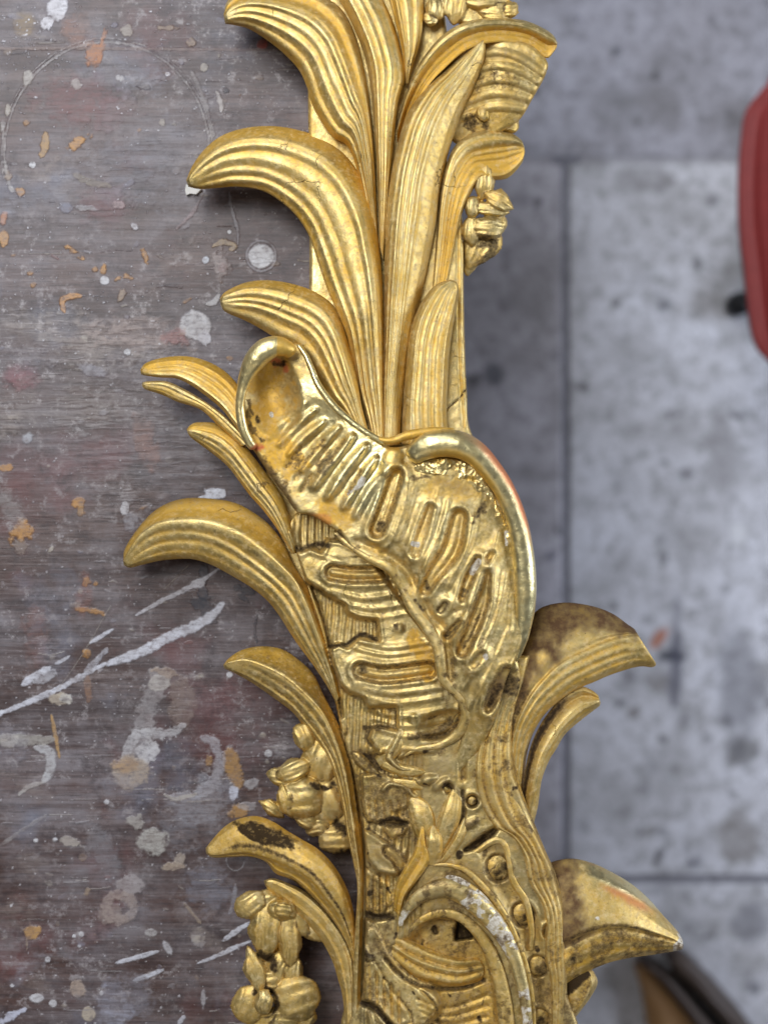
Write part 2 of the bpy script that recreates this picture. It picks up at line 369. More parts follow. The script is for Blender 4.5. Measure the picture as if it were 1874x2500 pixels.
def build_table():
    root = empty('worktable', (*[float(q) for q in W(500, 1250, TZ)[:2]], 0.0), 'dark wooden workbench top spattered with white, ochre and orange paint', 'table')
    EX = 968.0
    xs = np.r_[np.arange(-3200, -60, 140), np.arange(-60, EX - 1, 2.2), [EX - 0.5, EX + 2, EX + 3.2, EX + 3.2]]
    ys = np.r_[np.arange(-1700, -50, 150), np.arange(-50, 2550, 2.2), np.arange(2560, 4300, 150)]
    X, Y = np.meshgrid(xs, ys)
    Z = np.full_like(X, TZ)
    Z[:, -3] -= 0.8; Z[:, -2] -= 3; Z[:, -1] -= 150
    C = np.zeros(X.shape + (4,)); C[..., :3] = 0.3
    N3 = fbm(X, Y, 13, 4, 19); N1 = fbm(X, Y, 26, 4, 11); N2 = fbm(X, Y, 9, 3, 12); NG = fbm(X * 0.12, Y, 7, 3, 13)
    def put(m, c, sl):
        A = C[sl][..., 3]; na = m + A * (1 - m)
        for i in range(3):
            C[sl][..., i] = np.where(na > 1e-4, (c[i] * m + C[sl][..., i] * A * (1 - m)) / np.maximum(na, 1e-4), C[sl][..., i])
        C[sl][..., 3] = na
    def win(x0, x1, y0, y1):
        return (slice(*np.searchsorted(ys, [y0, y1])), slice(*np.searchsorted(xs, [x0, x1])))
    def blob(cx, cy, rx, ry, c, a=0.9, rot=0.0, rough=0.75, soft=0.12, grain=0.0):
        R = max(rx, ry) * 1.7; sl = win(cx - R, cx + R, cy - R, cy + R)
        if C[sl].size == 0: return
        co, si = math.cos(rot), math.sin(rot); dx = X[sl] - cx; dy = Y[sl] - cy
        q = np.hypot((dx * co + dy * si) / rx, (-dx * si + dy * co) / ry) + (N1[sl] - 0.5) * rough * 1.6 + (N2[sl] - 0.5) * rough
        if tuple(c) in (OC, OR, TN): m = (1 - sstep(.6, 1.1, q + (N3[sl] - .5) * 1.3)) * a
        else: m = (1 - sstep(1 - soft, 1 + soft, q)) * a
        if grain: m = m * (1 - grain * sstep(0.42, 0.62, NG[sl]))
        put(m, c, sl)
    def line(pts, w, c, a=0.9, rough=0.5, taper=True, dash=0.0):
        p = np.array(pts, float); sl = win(p[:, 0].min() - 30, p[:, 0].max() + 30, p[:, 1].min() - 30, p[:, 1].max() + 30)
        pp = spline(pts, max(3, len(pts) * 6))
        d, t = pl_dist(X[sl], Y[sl], pp)
        ww = w * (0.35 + 0.65 * np.sqrt(np.clip(4 * t * (1 - t), 0, 1))) if taper else w
        q = d / ww + (N2[sl] - 0.5) * rough * 1.5 + (N1[sl] - 0.5) * rough
        m = (1 - sstep(0.7, 1.15, q)) * a
        if tuple(c) in (OC, OR, TN): m = m * sstep(.34, .52, N3[sl])
        if dash: m = m * (1 - dash * sstep(0.45, 0.55, N1[sl]))
        put(m, c, sl)
    WH = (0.62, 0.61, 0.64); CR = (0.42, 0.38, 0.32); OC = (0.45, 0.22, 0.045); OR = (0.42, 0.16, 0.045); BL = (0.015, 0.018, 0.028)
    GY = (0.27, 0.26, 0.28); TN = (0.30, 0.22, 0.15)
    rng = np.random.RandomState(3)
    # broad rubbed patches
    blob(210, 830, 190, 52, (0.33, 0.29, 0.26), 0.55, 0.15, 0.9, 0.5, 0.6); blob(330, 810, 120, 40, (0.36, 0.27, 0.24), 0.45, 0, 0.9, 0.5, 0.5)
    blob(180, 1000, 220, 60, (0.26, 0.23, 0.21), 0.4, 0, 0.9, 0.6, 0.7); blob(350, 1100, 180, 90, GY, 0.3, 0, 0.9, 0.6, 0.7)
    blob(200, 250, 110, 60, (0.16, 0.035, 0.035), 0.55, 0.2, 0.8, 0.5, 0.4); blob(255, 500, 60, 50, (0.16, 0.04, 0.05), 0.5, 0, 0.8, 0.5, 0.4)
    blob(330, 170, 70, 60, (0.20, 0.22, 0.28), 0.4, 0, 0.8, 0.5, 0.5); blob(310, 420, 110, 70, (0.15, 0.16, 0.21), 0.35, 0, 0.8, 0.5, 0.6)
    blob(60, 60, 24, 30, (0.25, 0.17, 0.07), 0.6, 0, 0.4, 0.4); blob(45, 920, 40, 30, (0.22, 0.05, 0.07), 0.5, 0, 0.7, 0.5)
    blob(400, 350, 150, 110, GY, 0.25, 0, 0.9, 0.6, 0.7)
    # top-left white lump and spray
    blob(142, 18, 24, 34, WH, 0.95, 0.25, 0.5); blob(118, 55, 14, 16, WH, 0.95, 0.5, 0.5)
    for i in range(620):
        x, y = (rng.normal(80, 70), rng.normal(85, 45)) if i < 120 else (rng.uniform(0, 760), rng.uniform(0, 900))
        blob(x, y, rng.uniform(0.9, 2.6) * (1 + 1.2 * (rng.rand() > .93)), rng.uniform(0.9, 2.4), (0.66, 0.65, 0.68), 0.95, 0, 0.5, 0.25)
    for i in range(520):
        x, y = rng.uniform(0, 850), rng.uniform(900, 2500)
        blob(x, y, rng.uniform(0.8, 3.2), rng.uniform(0.8, 2.8), (0.5, 0.48, 0.50), 0.85, 0, 0.4, 0.25)
    # ring mark
    th = np.linspace(-3.35, 0.05, 60)
    ring = [(262 + 250 * math.cos(t), 375 + 272 * math.sin(t) + 0) for t in th]
    line(ring, 3.2, (0.34, 0.32, 0.31), 0.75, 0.8, False, 0.35); ring2 = [(262 + 258 * math.cos(t), 378 + 284 * math.sin(t)) for t in th]
    line(ring2, 1.8, (0.36, 0.34, 0.33), 0.7, 0.8, False, 0.45)
    line([(470, 180), (492, 225), (508, 280), (520, 330)], 6, (0.30, 0.28, 0.27), 0.55, 0.8, False, 0.4)
    line([(498, 470), (470, 520), (430, 560)], 4, (0.27, 0.18, 0.18), 0.5, 0.8, True, 0.4)
    line([(8, 300), (10, 370), (18, 430), (30, 465)], 5, (0.38, 0.36, 0.34), 0.7, 0.9, False, 0.4)
    # orange / ochre marks
    blob(228, 130, 22, 36, OR, 0.85, 0.35, 0.5); line([(262, 60), (250, 110), (240, 160)], 7, OR, 0.85, 0.5); blob(185, 70, 30, 40, (0.28, 0.12, 0.06), 0.45, 0, 0.8, 0.4, 0.4)
    blob(640, 108, 14, 12, (0.30, 0.035, 0.02), 0.9, 0, 0.4); blob(410, 68, 30, 6, TN, 0.7, 0, 0.8); blob(465, 104, 11, 9, TN, 0.8)
    line([(110, 322), (112, 350), (100, 385)], 9, (0.42, 0.25, 0.08), 0.85, 0.9); blob(196, 345, 32, 13, OC, 0.9, -0.5, 0.7); blob(185, 352, 16, 12, OC, 0.9, 0, 0.6)
    blob(8, 530, 10, 16, OR, 0.9); blob(10, 582, 12, 20, (0.45, 0.24, 0.08), 0.9, 0, 0.5); blob(52, 468, 9, 11, OC, 0.85); blob(22, 432, 10, 12, TN, 0.8)
    line([(180, 425), (220, 445), (270, 455)], 10, (0.24, 0.20, 0.12), 0.5, 0.8, True, 0.3); line([(155, 596), (180, 615), (205, 633)], 6, OC, 0.9, 0.8)
    line([(346, 605), (354, 625), (360, 643)], 7, OC, 0.9, 0.7); blob(253, 655, 8, 13, OC, 0.9); line([(280, 685), (305, 675), (325, 680)], 6, OC, 0.8, 1.0)
    blob(232, 656, 8, 6, OC, .8); blob(75, 668, 9, 7, OC, .7); blob(80, 698, 8, 8, OC, .7)
    line([(200, 722), (170, 724), (152, 735), (158, 762)], 7, (0.50, 0.24, 0.06), 0.9, 0.6); blob(295, 722, 11, 14, TN, 0.85, 0, 0.8); blob(65, 300, 9, 9, OC, .6)
    blob(193, 1228, 15, 14, OC, 0.85, 0, 0.6); blob(198, 1245, 8, 18, (0.34, 0.20, 0.08), 0.7, 0, 0.8); blob(52, 1300, 22, 32, OC, 0.9, 0.5, 0.7); blob(15, 1140, 14, 9, OC, 0.7)
    line([(180, 1488), (220, 1490), (262, 1500)], 7, OC, 0.75, 1.0); blob(210, 1422, 10, 10, OC, 0.75); blob(235, 1425, 6, 6, OC, 0.7); blob(212, 1595, 9, 9, OC, 0.8)
    blob(205, 1460, 18, 50, (0.20, 0.06, 0.04), 0.5, 0.1, 0.8, 0.4, 0.4); blob(360, 1080, 22, 60, (0.26, 0.12, 0.08), 0.5, -0.25, 0.9, 0.4, 0.4)
    blob(90, 1560, 26, 80, (0.18, 0.06, 0.04), 0.4, 0, 0.9, 0.4, 0.4); blob(215, 1680, 8, 40, (0.30, 0.15, 0.07), 0.5, 0, 0.9)
    line([(126, 1745), (136, 1795), (146, 1850)], 5, (0.45, 0.27, 0.09), 0.85, 0.6); blob(80, 2275, 17, 17, (0.42, 0.24, 0.08), 0.9, 0, 0.6); line([(66, 2290), (66, 2320)], 3, TN, 0.8)
    blob(568, 1872, 19, 50, (0.36, 0.20, 0.06), 0.9, -0.35, 0.5); blob(512, 1855, 10, 15, (0.36, 0.20, 0.06), 0.85); blob(580, 1980, 26, 18, (0.36, 0.20, 0.06), 0.85, -0.3, 0.7)
    blob(213, 2180, 8, 14, TN, 0.7)
    # white drops
    for x, y, r in ((638, 625, 31), (256, 685, 12), (80, 403, 9), (311, 860, 9), (560, 566, 6), (560, 1648, 8), (655, 1840, 10), (199, 2281, 7), (181, 2286, 5), (117, 2343, 7), (130, 2450, 10), (90, 2437, 18), (28, 2211, 4), (30, 2407, 5), (248, 2425, 6), (261, 1958, 7), (194, 2310, 4), (88, 2052, 6), (135, 2050, 6), (556, 1360, 5)):
        a = 0.92
        blob(x, y, r, r * (0.97 if r > 14 else 0.9) * (0.6 if (x, y) == (90, 2437) else 1), (0.58, 0.58, 0.60), a, 0, 0.10, 0.08)
    th = np.linspace(0, 6.3, 30); line([(638 + 36 * math.cos(t), 625 + 37 * math.sin(t)) for t in th], 3, GY, 0.7, 0.4, False)
    blob(478, 795, 38, 37, (0.52, 0.51, 0.52), 0.92, 0, 0.16, 0.08); blob(500, 825, 16, 18, (0.50, 0.49, 0.52), 0.9, 0, 0.3); blob(430, 822, 34, 18, (0.30, 0.10, 0.09), 0.55, 0.2, 0.9, 0.3)
    blob(502, 635, 8, 9, (0.62, 0.68, 0.76), 0.95, 0.7, 0.2); line([(505, 742), (522, 738), (536, 720)], 8, (0.48, 0.47, 0.47), 0.85, 0.6)
    line([(520, 602), (545, 590), (575, 600), (560, 610)], 7, (0.36, 0.26, 0.14), 0.75, 0.8, True); blob(540, 650, 18, 34, (0.36, 0.30, 0.28), 0.6, 0, 0.8, 0.3); blob(543, 655, 10, 12, (0.24, 0.15, 0.14), 0.6)
    line([(560, 470), (566, 510), (580, 560), (582, 600)], 4, GY, 0.6, 0.8); blob(490, 465, 16, 12, WH, 0.5)
    line([(528, 222), (536, 240), (541, 272)], 7, (0.45, 0.42, 0.40), 0.85, 0.6); blob(553, 221, 8, 6, BL, 0.9); blob(350, 212, 16, 6, BL, 0.7, 0.1, 0.8)
    blob(292, 190, 13, 10, (0.5, 0.48, 0.48), .7, 0, .8); blob(411, 181, 7, 5, WH, .9); blob(185, 205, 14, 12, (0.4, 0.36, 0.33), .7, 0, .8); blob(68, 190, 14, 20, (0.4, 0.37, 0.33), .75, 0, .8); blob(20, 270, 7, 14, CR, .7)
    blob(328, 552, 9, 6, WH, .7, .8); blob(396, 298, 8, 9, CR, .7); blob(500, 165, 8, 12, CR, .7, .4, .8); blob(310, 75, 14, 14, CR, .6, 0, .8)
    blob(205, 508, 26, 9, (0.36, 0.36, 0.37), .6, 0, .9, .2, .5); blob(165, 508, 18, 12, (0.2, 0.22, 0.3), .5); blob(295, 500, 18, 12, (0.4, 0.3, 0.3), .6, 0, .9)
    blob(68, 1070, 16, 12, (0.40, 0.42, 0.46), .8, -.4, .7, .3); blob(225, 905, 30, 12, (0.28, 0.28, 0.32), .65, .3, .7, .3)
    # chips left of leaves
    blob(305, 1245, 14, 16, (0.50, 0.49, 0.51), .9, 0, .5); blob(318, 1268, 17, 26, (0.28, 0.28, 0.31), .6, 0, .7, .3)
    blob(525, 1204, 26, 13, (0.62, 0.64, 0.70), .95, .1, .4); blob(500, 1214, 18, 6, (0.6, 0.62, 0.68), .9, -.2, .5)
    blob(20, 1240, 24, 50, (0.28, 0.27, 0.26), .5, -.5, .9, .4, .3); blob(125, 1342, 6, 9, CR, .8, .6); blob(50, 1335, 16, 26, (0.26, 0.2, 0.16), .5)
    # black spill
    blob(497, 1470, 13, 46, BL, .95, -.12, .9); blob(485, 1475, 20, 16, BL, .9, 0, .9); blob(515, 1500, 16, 22, BL, .8, 0, .9); blob(600, 1440, 28, 10, BL, .9, .3, .9); blob(592, 1458, 14, 6, BL, .85, .6, .9)
    line([(628, 1500), (622, 1540), (628, 1570)], 4, BL, .9, .7); blob(482, 1425, 16, 10, (0.45, 0.44, 0.46), .9, -.2, .5)
    blob(500, 1395, 12, 20, BL, .8, 0, .9)
    # long white strokes
    BW = (0.58, 0.59, 0.65)
    line([(545, 1473), (520, 1500), (470, 1532), (420, 1552), (370, 1580), (310, 1605), (262, 1622)], 14, BW, .95, .45)
    line([(262, 1618), (200, 1650), (130, 1688), (60, 1718), (0, 1743)], 7, BW, .92, .7); line([(10, 1738), (-30, 1756)], 8, BW, .9, .5)
    line([(262, 1585), (225, 1625), (195, 1660)], 8, (0.42, 0.42, 0.46), .7, 1.0); line([(545, 1380), (480, 1425), (400, 1465), (333, 1502)], 6, (0.48, 0.47, 0.50), .9, .7)
    line([(277, 1536), (250, 1552), (220, 1570)], 6, BW, .92, .5); line([(170, 1602), (155, 1612), (135, 1621)], 5, BW, .9, .5); line([(122, 1630), (90, 1648), (55, 1672)], 10, BW, .92, .6)
    blob(110, 1655, 28, 12, (0.40, 0.40, 0.43), .7, -.3, .9); line([(270, 1480), (200, 1600), (130, 1700)], 1.2, CR, .5, .3, False); line([(460, 1380), (400, 1440)], 1.2, CR, .5, .3, False)
    line([(612, 2253), (585, 2268), (545, 2297)], 7, BW, .92, .5); line([(612, 2298), (560, 2320), (520, 2338), (482, 2352)], 5, BW, .9, .7); line([(388, 2322), (340, 2336), (283, 2352)], 6, BW, .9, .4)
    line([(400, 2367), (370, 2380), (327, 2394)], 6, BW, .9, .5); line([(0, 2497), (30, 2480), (62, 2463)], 10, (0.5, 0.52, 0.62), .9, 1.0); line([(436, 2500), (450, 2480)], 6, BW, .8, .6)
    line([(400, 2300), (412, 2320), (418, 2328)], 9, (0.5, 0.5, 0.53), .9, .5); blob(497, 2440, 6, 20, (0.45, 0.44, 0.46), .7, 0, .7)
    # big rubbed gesso marks lower left
    line([(388, 1655), (372, 1700), (352, 1770), (340, 1830)], 26, (0.34, 0.32, 0.32), .7, .8, False, .3); blob(385, 1668, 26, 20, (0.44, 0.41, 0.38), .85, 0, .4)
    blob(400, 1640, 26, 10, (0.36, 0.27, 0.2), .7, .2, .7); blob(445, 1720, 30, 60, (0.24, 0.18, 0.15), .6, 0, .6, .25, .4); line([(300, 1860), (330, 1800), (370, 1790), (420, 1790), (450, 1770)], 14, (0.45, 0.44, 0.45), .75, .8)
    blob(360, 1835, 26, 28, (0.50, 0.49, 0.50), .85, .4, .6); blob(318, 1885, 44, 38, (0.36, 0.29, 0.22), .85, 0, .5, .2); blob(305, 1870, 28, 16, (0.36, 0.22, 0.10), .6, 0, .7, .3)
    line([(492, 1800), (525, 1815), (535, 1860), (520, 1910), (480, 1940), (420, 1945)], 16, (0.36, 0.35, 0.38), .75, .8); blob(500, 1960, 70, 50, (0.30, 0.30, 0.33), .6, -.4, .8, .35, .3)
    blob(440, 2010, 60, 70, (0.22, 0.22, 0.25), .5, 0, .9, .4, .4); blob(570, 1938, 12, 16, (0.55, 0.57, 0.66), .9, 0, .6); line([(400, 1940), (430, 1950), (480, 1938)], 5, (0.5, 0.47, 0.42), .7, .7)
    blob(614, 1915, 16, 12, (0.42, 0.41, 0.42), .7, 0, .7); blob(600, 1968, 22, 10, (0.38, 0.37, 0.38), .6, 0, .9)
    blob(372, 2055, 34, 34, (0.42, 0.41, 0.38), .9, .3, .5); blob(330, 2005, 26, 18, (0.38, 0.36, 0.33), .75, .2, .8); blob(250, 2080, 26, 80, (0.20, 0.20, 0.22), .55, -.5, .8, .3, .3)
    blob(320, 2160, 30, 26, (0.34, 0.31, 0.31), .75, 0, .6); th = np.linspace(0, 6.3, 20); line([(292 + 34 * math.cos(t), 2215 + 30 * math.sin(t)) for t in th], 13, (0.33, 0.27, 0.24), .75, .7, False)
    blob(270, 2230, 30, 24, (0.30, 0.25, 0.22), .5, 0, .6); blob(175, 2055, 24, 12, (0.42, 0.38, 0.33), .7, .2, .9); line([(0, 2065), (50, 2030), (115, 1990)], 5, (0.32, 0.30, 0.29), .55, 1.0, True, .4)
    line([(85, 1825), (120, 1835), (124, 1880), (105, 1910)], 13, (0.44, 0.44, 0.45), .85, .4); line([(105, 1910), (70, 1922), (45, 1942)], 5, (0.42, 0.40, 0.38), .8, .6); line([(0, 1800), (60, 1808), (130, 1806)], 14, (0.36, 0.34, 0.30), .7, .8, True)
    blob(20, 1810, 22, 16, (0.44, 0.41, 0.36), .8, 0, .5); blob(150, 1706, 26, 14, (0.42, 0.36, 0.28), .85, -.1, .6); blob(165, 1705, 14, 12, (0.50, 0.48, 0.44), .8)
    blob(368, 2277, 14, 11, (0.46, 0.45, 0.45), .85, 0, .4); blob(192, 2415, 20, 22, (0.38, 0.30, 0.24), .8, 0, .6); blob(218, 2475, 17, 17, (0.42, 0.36, 0.28), .9, 0, .3); blob(280, 2460, 40, 60, (0.30, 0.31, 0.38), .65, 0, .6, .25, .5)
    blob(330, 2430, 40, 50, (0.22, 0.22, 0.26), .5, 0, .8, .3, .5); blob(485, 2300, 16, 14, (0.36, 0.34, 0.34), .6, 0, .9); blob(425, 2115, 26, 9, (0.40, 0.32, 0.24), .75, 0, .7); blob(440, 2095, 12, 14, (0.40, 0.34, 0.28), .7, 0, .7)
    blob(510, 2170, 60, 50, (0.20, 0.21, 0.26), .55, 0, .95, .4, .4); line([(450, 2205), (470, 2230), (490, 2255)], 5, (0.34, 0.27, 0.2), .7, .8); line([(575, 2160), (572, 2200), (560, 2230)], 7, (0.30, 0.30, 0.33), .6, .9)
    th = np.linspace(0.2, 4.0, 16); line([(575 + 22 * math.cos(t), 2100 + 26 * math.sin(t)) for t in th], 1.6, (0.4, 0.4, 0.42), .6, .4, False)
    line([(0, 118), (200, 118), (420, 120), (680, 122)], 4, (0.22, 0.15, 0.12), .5, .8, False, .3)
    for i in range(150):   # anonymous small scuffs
        x, y = rng.uniform(0, 830), rng.uniform(0, 2500); cc = [CR, GY, (0.2, 0.2, 0.26), TN, (0.2, 0.06, 0.05), OC][rng.choice(6, p=[.3, .25, .15, .14, .08, .08])]
        blob(x, y, rng.uniform(3, 15), rng.uniform(2, 7), cc, rng.uniform(.25, .65), rng.uniform(-.6, .6), .95, .25, .4)
    for i in range(60):    # chalky smears
        x, y = rng.uniform(0, 800), rng.uniform(0, 2500); blob(x, y, rng.uniform(20, 70), rng.uniform(12, 40), [(0.34, 0.32, 0.33), (0.24, 0.24, 0.28), (0.30, 0.25, 0.22)][rng.randint(3)], rng.uniform(.15, .4), rng.uniform(-.8, .8), 1.2, .55, .6)
    for i in range(110):   # fine dry-brush streaks along the grain
        x, y = rng.uniform(0, 800), rng.uniform(0, 2500); L = rng.uniform(20, 90)
        line([(x, y), (x + L / 2, y + rng.normal(0, 2)), (x + L, y + rng.normal(0, 3))], rng.uniform(0.8, 1.8), [GY, CR, (0.02, 0.012, 0.01)][rng.randint(3)], rng.uniform(.25, .6), .8)
    n, m = X.shape
    idx = np.arange(n * m).reshape(n, m)
    F = np.stack([idx[1:, :-1], idx[1:, 1:], idx[:-1, 1:], idx[:-1, :-1]], -1).reshape(-1, 4)
    xw, yw, zw = W(X, Y, np.full_like(Z, TZ)); zw = zw + (Z - TZ) * U
    o = mesh_np('tabletop', np.stack([xw, yw, zw], -1).reshape(-1, 3), [F], table_material(), root, {'paint': C.reshape(-1, 4)})
    # underside, apron and legs
    wood = simple('bench_wood', (0.12, 0.08, 0.06), 0.6)
    x0 = float(W(-3200, 0, TZ)[0]); x1 = float(W(EX + 3, 0, TZ)[0]); y0 = float(W(0, 4210, TZ)[1]); y1 = float(W(0, -1700, TZ)[1])
    zt = float(TZ * U + ZT)
    box('underframe', (x0 + .03, y0 + .03, zt - .11), (x1 - .03, y1 - .03, zt - .031), wood, root)
    for lx in (x0 + .04, x1 - .11):
        for ly in (y0 + .04, y1 - .11):
            box('leg', (lx, ly, 0.0), (lx + .07, ly + .07, zt - .111), wood, root)
def box(name, a, b, mat, parent=None, bev=0.004):
    import bmesh
    bm = bmesh.new(); bmesh.ops.create_cube(bm, size=1)
    for v in bm.verts: v.co = Vector([a[i] + (v.co[i] + .5) * (b[i] - a[i]) for i in range(3)])
    bmesh.ops.bevel(bm, geom=bm.edges[:], offset=bev, segments=2, affect='EDGES')
    me = bpy.data.meshes.new(name); bm.to_mesh(me); bm.free(); me.materials.append(mat)
    o = bpy.data.objects.new(name, me); COL.objects.link(o)
    if parent is not None: o.parent = parent; o.matrix_parent_inverse = Matrix.Translation(-parent.location)
    return o
build_table()

# ================================================================== CARVING builders
CARV = empty('gilded_carving', tuple(float(q) for q in W(1000, 1250, TZ)), 'gilded carved wooden frame ornament of curling fluted leaves and shells lying on the bench edge', 'carving')

def blade(A, B, z, prof=((0, -26), (.12, -5), (.2, 0), (.6, -6), (1, -30)), nfl=5, famp=4.0, ochre=((0, 1), (.16, .5), (.24, .0), (1, .1)),
          R=None, vr=0.4, thick=30, er=9, dirt=0.0, brown=0.0, burn=0.0, white=0.0, red=0.0, seed=0, label=None, name='leaf', vfl=(0.2, 1.0), paintf=None, nu=120, nv=72, tipz=0.0, valley=.55):
    a = spline(A, nu); b = spline(B, nu); rr = spline(R, nu) if R is not None else None
    t = np.linspace(0, 1, nv); v = 0.5 - 0.5 * np.cos(np.pi * t); v = 0.5 * v + 0.5 * t
    u = np.linspace(0, 1, nu)[:, None]; V = np.broadcast_to(v, (nu, nv))
    if rr is None:
        X = a[:, :1] * (1 - V) + b[:, :1] * V; Y = a[:, 1:] * (1 - V) + b[:, 1:] * V
    else:
        t1 = np.clip(V / vr, 0, 1); t2 = np.clip((V - vr) / (1 - vr), 0, 1)
        X = np.where(V < vr, a[:, :1] * (1 - t1) + rr[:, :1] * t1, rr[:, :1] * (1 - t2) + b[:, :1] * t2)
        Y = np.where(V < vr, a[:, 1:] * (1 - t1) + rr[:, 1:] * t1, rr[:, 1:] * (1 - t2) + b[:, 1:] * t2)
    zz = np.array(z, float); zc = spline(np.stack([np.linspace(0, 1, len(zz)) * 100, zz], 1), nu)[:, 1][:, None]
    width = np.hypot(a[:, 0] - b[:, 0], a[:, 1] - b[:, 1])[:, None]
    wf = np.clip(width / 90.0, 0.15, 1.25)
    pf = np.array(prof, float)
    vi = np.linspace(0, 1, 200); pz = np.interp(vi, pf[:, 0], pf[:, 1])
    k = np.ones(9) / 9; pz = np.convolve(np.pad(pz, 4, 'edge'), k, 'valid')
    P = np.interp(v, vi, pz)[None, :] * wf
    # flutes
    wob = (vnoise(u * 4 + seed, V * 3, seed) - .5) * 0.08 + (vnoise(u * 1.2 + seed * 2.2, V * 3, seed + 8) - .5) * .10
    ph = (V - vfl[0]) / (vfl[1] - vfl[0]) * nfl + wob * nfl
    cell = np.floor(ph); ampv = 0.6 + 0.85 * vnoise(cell * 1.7 + seed * 3.1, u * 2.0 + 0 * V, seed + 5)
    fl = .5 - .5 * np.cos(2 * np.pi * ph); fl = fl ** .8; fl = fl * (.85 + .15 * vnoise(V * 9 + seed, u * 3, seed + 2))
    msk = sstep(vfl[0] - .04, vfl[0] + .05, V) * (1 - sstep(vfl[1] - .03, vfl[1] + 0.03, V)) * sstep(0.0, 0.16, u) * np.clip(wf, .3, 1)
    Z = zc + P + famp * .6 * ampv * (fl - 0.7) * msk + tipz * (1 - sstep(0, .12, u))
    Z = Z + (fbm(X, Y, 40, 3, seed) - .5) * 3.5
    # rounded edge
    de = np.minimum(V, 1 - V) * width
    e_ = np.clip(1 - de / er, 0, 1); Z = Z - er * (1 - np.sqrt(np.clip(1 - e_ ** 2, 0, 1))) * 0.9
    dtip = u * max(60, np.hypot(*(np.diff(a, axis=0)).T).sum())
    e2 = np.clip(1 - dtip / er, 0, 1); Z = Z - er * (1 - np.sqrt(np.clip(1 - e2 ** 2, 0, 1)))
    oc = np.array(ochre, float); O = np.interp(V, oc[:, 0], oc[:, 1]) + valley * (1 - fl) * msk + (fbm(X, Y, 30, 3, seed + 9) - .5) * .35
    D_ = np.full_like(X, dirt) + (0.30 * (1 - fl) ** 2 * msk if dirt > 0.05 else 0); BR = np.full_like(X, brown); BU = np.full_like(X, burn)
    WHT = np.full_like(X, white); RD = np.full_like(X, red)
    if paintf is not None:
        d = dict(u=u + 0 * V, v=V, X=X, Y=Y, O=O, D=D_, BR=BR, BU=BU, W=WHT, R=RD, Z=Z); paintf(d)
        O, D_, BR, BU, WHT, RD, Z = d['O'], d['D'], d['BR'], d['BU'], d['W'], d['R'], d['Z']
    # underside
    nb = 12; tb = np.linspace(1, 0, nb + 2)[1:-1][None, :]
    xe0, ye0, ze0, xe1, ye1, ze1 = X[:, :1], Y[:, :1], Z[:, :1], X[:, -1:], Y[:, -1:], Z[:, -1:]
    Xb = xe0 * (1 - tb) + xe1 * tb; Yb = ye0 * (1 - tb) + ye1 * tb
    Zb = np.minimum(ze0 * (1 - tb) + ze1 * tb, 1e9) - thick * np.sqrt(np.sin(np.pi * tb)) * np.clip(wf, .25, 1)
    XX = np.hstack([X, Xb]); YY = np.hstack([Y, Yb]); ZZ = np.hstack([Z, Zb])
    def ext(q, val=0.0): return np.hstack([q, np.repeat(q[:, -1:], nb, 1) * 0 + val])
    at1 = np.stack([ext(D_), ext(np.clip(O, 0, 1), .7), ext(BU)], -1); at2 = np.stack([ext(WHT), ext(RD), ext(BR)], -1)
    n, m = XX.shape; idx = np.arange(n * m).reshape(n, m); nx = np.roll(idx, -1, 1)
    F = np.stack([idx[:-1], nx[:-1], nx[1:], idx[1:]], -1).reshape(-1, 4)
    # end caps: fan
    wv = np.stack(W(XX, YY, ZZ), -1).reshape(-1, 3)
    c0 = wv[:m].mean(0); c1 = wv[(n - 1) * m:].mean(0)
    wv = np.vstack([wv, c0, c1]); i0 = n * m; i1 = i0 + 1
    cap0 = np.stack([np.full(m, i0), np.roll(idx[0], -1), idx[0]], -1); cap1 = np.stack([np.full(m, i1), idx[-1], np.roll(idx[-1], -1)], -1)
    a1 = np.vstack([at1.reshape(-1, 3), at1[0, 0], at1[-1, 0]]); a2 = np.vstack([at2.reshape(-1, 3), at2[0, 0], at2[-1, 0]])
    # consistent outward orientation
    o = mesh_np(name, wv, [F, cap0, cap1], GOLD, CARV, {'wear': a1, 'patch': a2})
    fix_normals(o)
    if label: o['label'] = label
    return o
def fix_normals(o):
    import bmesh
    bm = bmesh.new(); bm.from_mesh(o.data); bmesh.ops.recalc_face_normals(bm, faces=bm.faces[:]); bm.to_mesh(o.data); bm.free()

